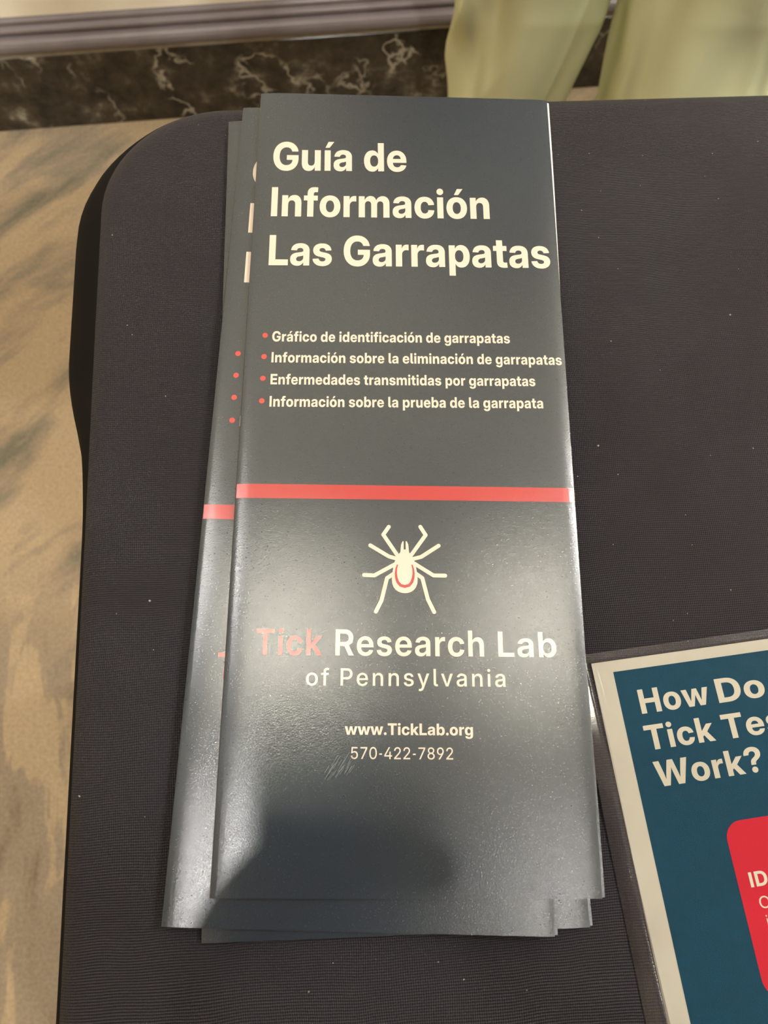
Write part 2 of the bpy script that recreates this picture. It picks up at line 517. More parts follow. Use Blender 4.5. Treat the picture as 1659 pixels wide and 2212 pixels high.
GLYPHS['B'] = '''.|369|170,-11 186,-13 218,-9 254,8 270,21 287,41 304,77 307,113 304,141 292,169 274,192 262,203 246,215 218,226 186,230 154,226 126,215 103,197 88,181 80,169 68,141 64,109 65,97 69,73 81,45 101,21 122,5 150,-8
?|791|356,-11 376,-13 408,-8 436,3 459,21 480,47 493,81 496,109 493,133 480,169 462,193 440,210 404,225 376,228 352,227 332,222 312,214 285,193 275,181 266,169 254,141 250,109 251,97 255,73 267,45 286,21 308,4 336,-8;274,305 276,303 464,303 467,305 471,369 480,397 494,421 508,438 532,459 628,527 669,565 698,605 717,645 729,693 733,741 727,797 713,845 690,885 654,925 616,955 564,983 516,999 460,1010 392,1015 328,1010 272,998 212,975 164,946 123,909 95,873 66,817 51,761 46,705 48,701 252,701 262,753 271,773 284,792 301,809 320,822 340,831 368,837 384,839 412,837 440,831 460,823 488,801 501,785 509,769 514,753 517,725 514,697 505,673 493,653 473,629 448,608 372,559 336,530 315,505 302,485 291,461 279,413 275,369
D|976|73,2 75,0 439,0 543,9 623,28 699,60 771,109 827,168 871,234 905,314 909,330 925,402 929,454 931,502 925,590 905,686 871,765 827,832 771,891 699,940 635,968 615,975 527,994 443,1000 75,1000 73,998;303,191 299,194 299,806 303,809 427,809 475,806 531,795 579,776 619,748 649,714 673,674 691,618 701,558 704,502 701,442 691,382 673,326 650,286 615,249 579,224 543,209 495,197 463,193
E|842|73,2 75,0 787,0 790,2 790,186 787,191 303,191 299,194 299,406 303,411 751,411 753,414 753,594 751,597 301,598 299,806 303,809 787,809 790,814 790,998 787,1000 75,1000 73,998
G|1020|495,-13 527,-15 599,-11 679,7 755,37 811,73 869,127 912,187 944,255 960,319 964,347 968,399 967,539 543,540 541,535 541,375 543,371 743,371 747,367 745,339 736,307 721,275 700,247 663,218 643,206 611,194 571,186 499,185 471,189 439,198 391,222 355,252 327,287 302,335 285,387 277,435 273,491 277,563 289,627 304,671 321,703 357,751 395,781 431,800 475,812 527,817 579,812 619,800 643,789 677,763 692,747 708,723 720,699 731,668 955,667 960,671 952,715 940,751 915,806 888,847 857,883 835,904 815,921 775,948 731,972 679,992 647,1000 575,1013 511,1015 435,1009 351,988 275,952 212,907 153,847 106,775 74,699 53,611 49,579 45,503 49,419 53,391 70,315 105,227 151,156 208,95 279,45 347,13 359,10 427,-7
H|1003|73,2 75,0 295,0 299,2 299,410 303,415 702,414 703,2 707,0 927,0 929,2 929,998 927,1000 707,1000 703,998 703,610 699,605 301,606 299,998 295,1000 75,1000 73,998
I|396|87,0 309,0 309,1000 87,1000
L|774|73,2 75,0 735,0 739,2 739,186 735,191 303,191 299,194 299,998 295,1000 75,1000 73,998
T|896|335,2 337,0 557,0 561,2 561,806 565,809 860,810 861,998 857,1000 37,1000 35,998 35,814 37,809 333,809 335,806
W|1405|281,2 284,0 532,0 535,2 668,522 685,598 698,674 704,686 718,606 739,514 870,2 876,0 1124,1 1391,998 1388,1000 1148,1000 1146,998 1038,530 988,264 983,278 941,490 816,1000 592,1000 588,998 467,502 420,266 414,274 385,442 365,538 259,998 256,1000 16,1000 15,994
a|783|247,-11 319,-12 363,-4 399,9 427,24 447,39 472,65 495,99 499,100 500,5 503,0 710,1 711,501 709,529 700,565 689,593 676,617 660,637 650,649 622,673 595,691 563,707 511,723 439,735 335,733 275,723 223,707 183,687 171,679 143,658 123,637 113,625 90,589 74,549 65,505 67,503 263,495 268,497 274,517 286,537 311,559 339,571 383,577 419,575 435,571 455,562 471,551 479,541 489,525 492,513 492,477 485,465 467,452 423,440 251,418 179,399 143,382 103,355 82,333 61,301 50,273 46,253 41,197 45,153 54,121 73,81 103,48 127,29 155,13 199,-2;323,136 287,148 265,165 255,181 250,197 250,221 254,237 262,253 287,275 323,291 435,312 495,329 496,257 494,237 487,213 476,193 467,183 443,161 419,148 399,141 371,135
b|846|465,-12 501,-14 557,-9 609,6 657,31 702,68 738,112 763,156 787,220 790,236 800,288 804,356 799,444 786,504 767,556 733,615 701,654 673,677 653,693 613,714 565,729 549,732 501,736 465,734 437,729 401,717 365,698 343,680 320,656 293,617 291,624 289,999 73,1000 71,996 71,4 73,0 285,0 287,4 287,108 289,113 304,88 328,56 361,27 405,3 433,-6;409,163 381,171 353,186 333,205 315,228 301,256 288,300 283,336 284,400 292,440 300,464 316,496 335,520 353,536 385,553 425,561 445,561 485,553 513,538 533,519 551,496 566,464 575,436 581,380 580,324 575,288 563,252 546,220 525,195 497,175 477,167 449,162
c|788|375,-14 403,-16 451,-14 499,-6 527,1 579,21 615,41 643,61 681,98 697,118 717,150 736,198 745,234 749,262 747,266 743,268 543,278 539,274 536,258 525,226 513,206 499,191 487,181 467,169 447,161 423,157 379,160 351,170 327,185 311,200 298,218 279,258 270,286 266,310 263,370 270,434 281,470 295,498 311,521 327,536 351,551 379,560 419,564 447,560 475,548 499,530 516,510 529,486 539,450 543,445 743,456 749,458 741,502 733,530 715,570 693,606 671,633 651,652 615,680 571,703 539,716 499,727 451,734 403,736 339,732 271,715 211,688 167,656 122,610 87,558 62,498 46,430 41,354 47,286 62,222 70,202 87,162 118,114 165,66 219,29 271,6 335,-10
d|846|323,-12 371,-13 399,-9 439,2 459,12 495,35 517,56 541,88 555,113 558,108 559,1 771,0 774,4 774,996 771,1000 559,1000 555,996 555,620 551,618 529,652 503,680 475,701 443,718 407,730 379,734 343,736 299,732 239,717 187,689 147,657 126,632 110,612 82,564 58,500 46,436 41,368 46,284 59,220 79,164 110,108 148,64 187,32 235,6 287,-9;383,163 355,172 331,186 306,212 286,244 275,276 266,316 264,360 265,400 270,432 283,472 295,496 311,518 331,537 359,552 391,560 419,561 459,554 491,537 511,519 532,492 549,456 560,408 563,368 561,324 555,288 545,256 533,232 511,203 487,183 463,170 435,163 407,161
e|794|375,-14 431,-15 471,-11 519,-2 567,14 615,37 651,62 667,77 686,94 713,130 733,166 747,214 555,226 551,226 536,198 519,180 499,165 483,158 459,150 435,145 399,145 375,149 355,153 327,166 307,180 287,202 273,226 263,254 257,282 257,302 259,306 751,306 755,310 753,418 745,470 729,522 712,558 685,602 655,637 639,651 619,668 583,692 539,712 503,724 463,732 423,736 395,736 335,732 271,716 211,688 161,650 123,610 86,554 62,498 58,482 46,430 42,378 41,354 46,290 61,222 87,162 121,110 165,66 219,29 271,5 335,-10;259,440 258,446 263,470 273,498 286,518 303,538 327,556 347,565 375,572 403,573 435,572 463,564 487,552 503,539 521,518 533,498 544,470 549,442 547,440
f|540|141,2 147,0 355,0 360,2 361,554 503,555 508,558 507,722 363,723 360,726 361,790 369,814 377,826 399,839 415,843 439,845 504,842 508,866 516,974 517,1006 515,1009 435,1015 387,1016 335,1012 287,1004 255,992 231,979 219,972 190,946 170,918 154,882 145,846 141,802 141,726 139,723 13,722 13,558 15,555 139,555 141,550
g|846|363,-290 419,-292 487,-288 551,-276 603,-258 655,-230 695,-197 732,-150 753,-106 769,-46 775,30 775,718 771,723 559,722 558,618 555,614 528,654 507,676 471,703 439,719 415,727 371,735 343,736 287,731 235,715 191,692 155,663 111,614 78,554 58,502 45,438 41,362 46,294 59,230 82,170 111,122 147,80 187,49 235,25 247,21 303,8 347,5 387,8 439,20 479,40 502,58 523,80 537,98 551,124 555,126 558,122 558,6 552,-42 542,-70 528,-90 515,-104 491,-120 455,-132 419,-136 395,-136 351,-127 331,-119 301,-98 290,-86 275,-59 75,-74 86,-118 103,-154 126,-186 159,-219 195,-244 247,-267 291,-280;379,177 355,185 332,198 319,208 295,238 283,262 270,302 265,330 264,370 265,406 271,438 282,474 294,498 311,522 331,540 359,555 383,562 427,563 463,555 487,543 513,522 531,498 548,462 560,414 563,378 561,330 557,302 545,266 524,230 499,204 467,185 439,176 403,175
i|361|72,2 74,0 286,0 290,2 290,718 286,723 73,722;166,806 182,804 214,808 238,817 271,842 286,862 296,886 300,906 300,926 295,950 284,974 266,995 242,1012 210,1024 182,1027 150,1024 118,1012 94,995 77,974 64,946 61,926 61,906 66,882 77,858 94,837 122,817 146,808
k|783|71,2 73,0 285,0 291,2 291,222 341,280 351,270 534,2 537,0 781,0 787,2 507,406 511,414 774,722 525,723 314,478 293,457 291,462 289,999 73,1000 71,998
l|405|277,1 345,-1 385,3 389,9 379,165 373,167 329,167 313,171 299,185 291,205 291,997 285,999 73,999 71,997 71,201 78,137 97,85 133,43 173,20 237,3
m|1242|71,2 73,0 285,0 291,2 291,434 296,474 304,494 316,514 337,535 365,550 385,556 409,557 441,552 461,544 473,536 485,525 503,502 513,470 516,438 516,2 521,0 725,1 727,442 728,462 740,498 753,518 765,531 781,542 801,551 817,555 841,557 869,554 897,544 909,535 921,525 938,502 947,478 951,442 951,2 953,0 1169,1 1171,490 1167,538 1158,574 1138,622 1117,653 1089,682 1053,707 1017,723 981,732 953,735 905,735 857,727 825,716 793,699 765,679 740,654 716,622 701,591 697,588 692,606 666,654 625,695 593,716 549,731 489,736 473,735 433,728 401,716 369,698 345,680 321,654 301,626 285,593 281,610 279,718 277,723 73,723 71,718
n|834|71,2 73,0 285,0 291,2 291,410 291,430 296,458 312,494 320,506 337,524 353,535 373,544 409,550 453,547 485,536 515,510 530,486 539,458 543,418 543,2 545,0 757,0 763,2 763,462 759,514 750,558 734,602 711,642 681,676 637,706 609,720 565,732 513,736 457,731 397,712 353,683 315,642 285,597 284,718 281,723 72,722
o|822|379,-14 415,-16 479,-11 547,5 603,30 655,65 700,110 736,166 760,222 775,290 781,358 775,430 760,498 729,566 692,618 655,655 607,688 547,716 483,731 415,736 339,732 275,716 219,691 207,684 167,656 123,612 90,562 62,498 47,434 41,354 46,290 50,270 61,222 82,174 90,158 122,110 167,65 219,30 275,5 339,-11;411,157 379,161 355,169 333,182 311,202 294,226 279,258 271,286 263,350 265,402 271,434 282,470 299,502 319,527 335,540 355,552 379,560 411,564 439,560 467,552 491,537 517,510 536,478 549,442 557,402 558,370 557,318 552,294 541,254 528,226 511,204 487,181 467,169 455,165 439,160
p|846|71,-279 73,-281 285,-281 291,-279 291,105 293,110 307,85 328,57 361,28 385,12 437,-8 465,-12 505,-13 561,-8 613,8 653,29 700,65 739,113 766,161 786,217 798,277 804,357 799,441 787,501 766,557 758,573 735,613 715,637 697,657 657,690 609,715 557,731 509,735 469,735 445,731 405,719 365,699 341,680 323,661 304,637 295,621 289,617 287,621 287,717 285,723 72,721;401,165 377,173 357,184 337,201 320,221 304,249 292,281 284,321 284,401 292,441 301,468 317,497 341,526 357,539 377,550 405,559 433,561 465,559 493,549 521,531 535,517 550,497 562,473 574,437 579,405 582,361 578,309 574,285 562,249 550,225 539,209 517,188 489,171 465,164 429,161
r|543|71,2 73,0 285,0 291,2 291,394 292,418 300,450 308,470 329,500 357,524 381,535 413,543 485,543 521,539 524,542 524,722 521,725 489,728 445,727 413,723 377,712 349,696 323,670 303,638 290,602 285,596 283,598 283,718 281,723 72,722
s|747|332,-14 404,-16 440,-13 496,-4 548,13 596,36 636,65 670,102 693,142 706,182 710,230 705,274 685,322 652,359 612,386 564,406 500,423 332,456 312,464 292,477 283,486 275,502 274,522 278,538 285,550 300,563 324,575 336,579 376,584 412,579 436,571 456,559 476,538 485,522 491,498 496,495 688,506 690,510 684,550 672,582 657,610 637,638 616,659 576,687 536,707 484,724 416,734 344,735 296,731 252,723 200,706 160,687 124,660 98,634 71,590 59,550 54,506 62,450 80,407 108,370 120,360 152,336 204,313 268,296 400,271 432,262 464,247 478,234 485,222 488,206 485,186 474,170 460,157 432,144 384,138 340,141 316,148 292,161 270,182 258,202 248,232 72,223 40,220 38,218 47,174 66,130 91,94 124,61 164,34 208,12 260,-4
t|523|335,-2 363,-4 435,-3 487,1 495,4 496,6 485,166 483,169 403,168 375,173 363,180 354,190 349,202 347,222 347,550 351,554 487,554 489,558 489,718 487,722 351,722 347,726 345,910 131,912 128,906 128,726 123,722 15,722 13,718 13,558 15,554 123,554 128,550 128,194 133,138 153,86 187,46 235,18 295,1
u|834|293,-11 325,-13 377,-8 437,11 486,45 519,81 545,122 549,121 549,33 551,5 553,-1 762,1 761,722 545,723 543,721 543,309 538,269 527,237 514,217 497,199 481,188 461,179 437,174 413,172 377,176 349,187 333,199 321,210 304,237 294,269 291,305 291,721 285,723 73,723 71,721 71,261 75,213 85,161 100,121 120,85 155,45 189,19 225,3 269,-9
w|1158|226,2 230,0 446,0 452,2 536,286 578,457 584,442 625,274 704,2 710,0 930,1 1148,714 1148,722 917,722 857,474 802,215 739,478 679,714 674,723 482,722 417,474 359,230 354,216 311,418 238,720 234,723 10,723 13,706
á|783|247,-11 319,-12 363,-4 399,9 427,24 447,39 472,65 495,99 499,100 500,5 503,0 710,1 711,501 709,529 700,565 689,593 676,617 660,637 650,649 622,673 595,691 563,707 511,723 439,735 335,733 275,723 223,707 183,687 171,679 143,658 123,637 113,625 90,589 74,549 65,505 67,503 263,495 268,497 274,517 286,537 311,559 339,571 383,577 419,575 435,571 455,562 471,551 479,541 489,525 492,513 492,477 485,465 467,452 423,440 251,418 179,399 143,382 103,355 82,333 61,301 50,273 46,253 41,197 45,153 54,121 73,81 103,48 127,29 155,13 199,-2;323,136 287,148 265,165 255,181 250,197 250,221 254,237 262,253 287,275 323,291 435,312 495,329 496,257 494,237 487,213 476,193 467,183 443,161 419,148 399,141 371,135;306,813 311,811 455,811 621,1021 615,1024 419,1024 414,1017
í|361|71,2 73,0 285,0 291,2 289,722 72,722;99,814 101,812 249,813 414,1022 409,1024 209,1023
ó|822|379,-14 415,-16 479,-11 547,5 603,30 655,65 700,110 736,166 760,222 775,290 781,358 775,430 760,498 729,566 692,618 655,655 607,688 547,716 483,731 415,736 339,732 275,716 219,691 207,684 167,656 123,612 90,562 62,498 47,434 41,354 46,290 50,270 61,222 82,174 90,158 122,110 167,65 219,30 275,5 339,-11;411,157 379,161 355,169 333,182 311,202 294,226 279,258 271,286 263,350 265,402 271,434 282,470 299,502 319,527 335,540 355,552 379,560 411,564 439,560 467,552 491,537 517,510 536,478 549,442 557,402 558,370 557,318 552,294 541,254 528,226 511,204 487,181 467,169 455,165 439,160;329,814 331,812 479,813 643,1022 439,1022'''
GLYPHS['R'] = '''-|551|139,365 140,363 410,363 411,365 411,473 410,476 140,476 139,473
0|889|423,-12 447,-14 511,-8 583,14 635,46 687,96 728,156 760,228 784,316 796,396 800,468 801,508 797,596 784,684 760,772 731,836 720,856 679,912 635,954 591,980 575,989 515,1008 455,1014 375,1008 311,987 252,952 198,896 165,848 153,824 130,772 114,716 106,684 93,604 89,508 93,396 105,316 129,228 161,156 206,92 255,46 315,11 379,-8;415,103 395,106 363,118 324,144 287,185 262,228 242,280 225,348 217,416 213,516 217,584 222,624 225,652 237,704 262,772 285,812 319,852 359,881 399,895 447,901 499,893 531,881 543,873 571,852 599,820 628,772 649,716 664,652 673,584 676,484 673,416 668,376 652,296 627,228 604,188 570,148 527,118 483,104 447,100
2|889|121,2 123,0 767,0 769,2 769,110 767,114 303,114 300,118 580,402 627,454 664,498 696,542 719,582 736,618 752,678 756,722 752,778 739,826 716,874 687,913 651,947 607,976 551,999 495,1011 451,1014 395,1011 335,999 279,976 231,944 193,906 163,862 141,814 129,770 125,726 124,706 127,701 247,702 250,742 257,774 270,806 295,841 311,858 335,875 371,891 407,899 439,901 475,899 511,892 547,876 567,864 579,852 608,818 619,794 629,758 632,714 624,662 613,634 580,578 551,542 431,414 121,98
4|889|554,2 556,0 676,0 678,2 678,210 680,214 816,214 818,218 818,326 816,328 680,328 678,330 678,622 676,624 560,624 554,622 554,330 552,328 212,328 210,330 210,334 234,374 621,994 623,998 620,1000 496,1000 491,998 102,374 70,322 70,318 70,218 72,214 552,214 554,210
5|889|405,-11 441,-13 501,-9 561,7 613,31 637,47 656,61 697,101 731,149 754,201 759,217 770,265 774,321 770,381 763,421 750,461 731,501 711,533 685,564 653,594 625,614 585,635 541,650 497,658 421,658 381,650 345,639 317,626 285,606 264,589 261,587 258,589 289,885 721,886 724,889 724,997 721,999 181,999 175,997 126,481 129,478 149,475 245,467 253,472 269,490 297,510 329,526 353,534 385,541 425,546 477,542 509,534 545,517 572,497 584,485 602,465 622,433 634,405 643,369 647,321 644,281 635,241 619,205 597,173 577,152 561,139 545,129 517,115 477,103 441,101 401,103 357,115 313,138 280,169 256,205 244,237 237,267 113,267 111,265 119,209 133,169 159,121 194,81 233,47 273,23 325,3 373,-9
7|889|190,2 194,0 322,0 328,2 768,878 768,998 766,1000 122,1000 120,998 120,890 122,886 630,886 633,882
8|889|406,-12 450,-14 510,-10 570,2 626,23 674,51 709,80 747,124 770,168 784,212 787,236 787,304 779,340 763,384 742,419 719,448 686,477 654,498 618,513 590,519 587,524 630,539 673,568 706,604 730,644 747,696 752,744 748,796 735,840 706,892 682,922 646,953 606,978 558,997 510,1009 474,1013 430,1014 382,1010 330,997 286,980 242,953 206,922 176,884 156,848 140,796 136,748 140,696 156,648 181,604 215,568 258,539 302,524 298,519 270,512 230,496 198,474 169,448 144,416 124,380 109,336 100,284 100,252 105,212 120,164 144,120 179,80 219,48 274,18 318,2 374,-10;426,99 370,106 334,118 302,135 272,160 253,184 244,200 232,236 228,276 232,312 241,340 257,372 278,397 306,421 326,433 362,449 398,457 446,461 490,458 526,449 554,437 582,421 610,397 630,372 647,340 656,308 659,272 655,236 647,208 631,180 611,156 586,135 558,120 522,107 478,100;426,571 382,578 350,591 326,606 302,628 284,652 273,676 268,692 264,708 263,732 264,768 273,800 284,824 302,846 322,865 334,873 374,892 410,900 442,902 478,901 514,892 542,881 566,865 594,836 603,824 615,800 622,772 625,740 622,704 615,676 603,652 585,628 562,606 538,591 506,578 462,571
9|889|255,2 261,0 393,0 398,2 586,274 674,406 714,478 733,518 754,574 766,626 770,666 766,742 754,794 730,850 699,898 660,938 613,972 561,996 517,1007 489,1011 453,1014 397,1011 329,996 281,974 229,939 192,902 159,854 135,798 123,750 119,690 123,626 135,574 156,526 163,514 188,478 221,445 261,416 293,401 325,389 373,378 425,374 461,377 493,384 533,404 537,402;413,477 369,489 345,500 314,522 287,550 270,578 259,602 247,642 243,686 247,730 256,766 275,806 295,834 313,852 337,871 369,888 409,899 441,902 481,899 513,891 553,871 583,846 598,830 614,806 633,766 642,730 646,690 643,646 634,610 618,574 597,544 569,517 545,500 509,484 477,477
O|1044|495,-12 527,-14 595,-8 611,-6 683,14 755,50 814,96 826,108 869,156 913,228 945,308 965,400 970,492 965,600 945,692 913,772 869,844 815,903 767,940 751,952 683,986 603,1008 523,1014 439,1007 359,985 287,948 231,905 183,852 170,836 130,768 98,688 79,596 73,504 79,404 98,312 130,232 175,157 231,94 295,47 371,11 435,-6;515,106 467,111 411,126 363,150 315,187 279,228 246,284 222,344 206,420 202,508 207,580 222,656 245,716 283,776 315,813 355,844 407,872 463,888 523,894 579,889 623,877 635,873 683,849 727,814 768,768 801,712 824,648 837,580 841,488 837,420 824,352 801,288 765,228 730,188 719,179 687,154 635,127 575,110
i|319|97,2 102,0 218,0 221,2 221,734 218,736 102,736 97,734;136,866 158,863 178,864 202,873 223,890 235,906 240,918 244,934 244,954 234,981 217,1002 198,1015 186,1020 158,1024 142,1022 122,1015 102,1001 89,986 81,970 76,942 78,926 85,906 102,885 118,873'''
GLYPHS['D'] = '''L|769|89,2 91,0 723,0 726,2 726,158 723,161 279,162 278,998 275,1000 91,1000 89,998
R|895|89,2 91,0 275,0 278,2 278,358 283,361 463,360 650,6 655,0 855,0 861,2 652,394 715,429 760,470 790,510 804,538 813,558 828,618 833,678 829,734 813,798 792,846 760,890 715,932 671,959 611,983 547,996 479,1000 91,1000 89,998;279,517 279,841 455,842 495,839 531,832 563,819 583,807 612,778 632,742 640,710 640,646 632,614 621,590 603,567 587,552 555,534 531,525 483,517
T|891|351,2 353,0 537,0 540,2 541,838 845,839 848,842 848,998 845,1000 45,1000 43,998 43,842 45,839 351,838
a|774|257,-12 325,-13 353,-9 389,0 417,11 445,28 465,44 494,76 508,100 513,102 515,100 515,4 517,0 689,0 691,4 691,504 689,532 682,568 666,608 646,640 628,660 600,684 573,702 537,718 501,730 465,738 425,742 377,743 337,742 285,733 233,718 185,694 154,672 129,649 96,604 80,568 70,532 70,528 73,527 237,510 241,514 252,540 260,552 277,570 293,582 333,598 353,602 389,604 433,598 457,589 484,568 494,556 502,540 509,504 507,480 501,470 489,459 473,451 441,444 269,422 229,413 189,401 153,386 109,357 85,331 68,304 56,276 52,256 47,200 52,156 60,124 80,84 101,58 117,43 137,28 165,12 213,-4;325,119 301,123 269,135 250,148 236,164 227,184 224,212 228,236 240,260 269,285 309,302 345,310 453,327 485,335 509,344 510,260 507,232 495,200 479,176 453,151 433,139 405,127 357,119
b|840|448,-12 484,-14 540,-9 592,6 640,31 660,47 686,68 722,112 749,160 766,204 773,228 786,292 790,356 786,440 769,516 750,568 729,604 717,624 683,664 636,701 588,725 544,738 488,743 452,742 416,736 384,726 348,706 321,684 295,656 268,618 266,620 266,996 260,1000 84,1000 82,996 82,4 84,0 260,0 262,4 262,112 264,114 270,112 287,84 303,64 328,39 344,27 388,3 412,-6;400,139 364,151 342,164 315,188 295,216 279,248 267,288 259,360 262,408 267,444 279,484 295,516 316,544 340,566 368,582 400,591 444,594 472,590 496,582 512,573 524,566 540,552 566,520 585,480 597,432 602,404 602,328 594,280 582,244 569,216 544,183 523,164 500,150 468,140 432,136
c|782|376,-13 436,-15 496,-6 536,5 564,17 596,33 620,49 662,87 682,111 697,135 717,175 729,215 734,239 732,244 564,263 559,259 549,227 537,203 530,191 508,167 496,157 472,145 448,137 428,133 400,133 372,137 344,145 312,164 292,183 272,211 255,247 246,275 239,315 236,371 239,415 243,439 255,483 270,515 292,545 316,568 344,584 372,592 420,596 464,587 496,572 524,546 540,523 553,495 560,471 564,469 708,485 734,491 726,527 713,563 697,595 665,639 640,663 596,696 556,716 492,736 448,743 408,745 340,740 276,724 224,699 172,663 127,615 94,563 71,507 55,435 50,359 55,291 63,255 71,223 94,167 126,115 168,69 224,29 276,5 340,-11
e|793|380,-13 404,-15 452,-13 516,-3 564,13 604,33 642,59 673,87 689,107 701,123 720,159 734,199 732,203 728,204 568,220 557,199 540,176 520,157 500,145 472,134 436,127 412,125 372,129 344,137 316,150 293,167 270,191 251,223 242,247 235,279 232,316 740,317 744,318 745,323 743,423 734,483 721,527 701,571 674,615 647,647 628,664 608,680 572,703 536,720 500,732 460,740 400,745 336,739 272,723 216,696 159,651 127,615 94,563 71,507 55,439 50,367 55,291 70,223 95,163 131,107 168,68 224,29 276,5 340,-11;236,439 233,443 235,459 239,479 251,511 268,539 286,559 312,579 336,591 368,600 400,602 436,600 468,591 492,579 516,560 537,535 550,511 561,483 569,443 564,439
h|824|82,2 84,0 260,0 266,2 266,422 267,454 274,486 291,522 299,534 320,556 344,571 364,579 416,587 456,583 488,571 500,563 521,546 537,522 554,478 558,430 558,2 560,0 736,0 742,2 742,466 738,514 733,542 726,574 710,614 685,654 676,664 652,688 620,711 584,727 540,739 488,744 428,738 372,719 333,694 296,657 268,614 264,618 264,998 260,1000 84,1000 82,998
i|348|82,2 86,0 262,0 265,2 265,730 262,732 86,732 82,730;162,834 174,833 202,836 226,845 242,857 256,870 268,886 276,906 280,930 275,962 263,986 249,1002 226,1019 202,1028 178,1031 142,1027 122,1020 99,1002 82,982 73,962 68,934 73,902 82,882 98,863 122,845 146,836
k|769|82,2 84,0 260,0 266,2 266,238 267,242 304,282 328,306 548,2 552,0 760,0 766,2 467,414 472,422 750,730 744,732 536,732 281,450 272,442 268,442 266,446 264,999 84,1000 82,998
r|528|82,2 84,0 260,0 266,2 266,418 268,450 276,482 286,506 312,538 340,560 364,571 392,578 420,580 456,579 503,574 504,734 480,739 428,739 396,735 360,723 332,708 304,681 282,650 264,608 259,610 259,730 256,732 84,732 82,730
s|735|323,-14 395,-15 463,-7 487,-2 535,13 575,33 619,65 648,98 668,130 684,178 688,222 680,274 664,314 635,350 623,359 595,379 539,403 479,420 351,445 311,457 275,476 262,490 254,506 251,530 254,550 266,570 284,586 299,594 311,600 339,607 403,607 439,596 461,582 481,562 496,538 503,514 507,512 669,530 660,574 644,610 623,642 595,672 559,698 523,716 479,731 435,739 367,744 311,741 255,731 207,715 167,694 147,679 131,667 105,638 84,602 71,558 68,526 69,494 73,466 86,434 93,418 118,386 155,357 167,349 223,325 279,309 435,276 455,267 475,255 492,238 498,222 500,198 496,178 486,162 467,144 443,132 415,124 387,121 359,121 327,125 299,132 275,146 249,170 235,194 223,226 51,209 49,206 58,166 77,122 102,86 131,57 171,30 215,10 259,-4'''
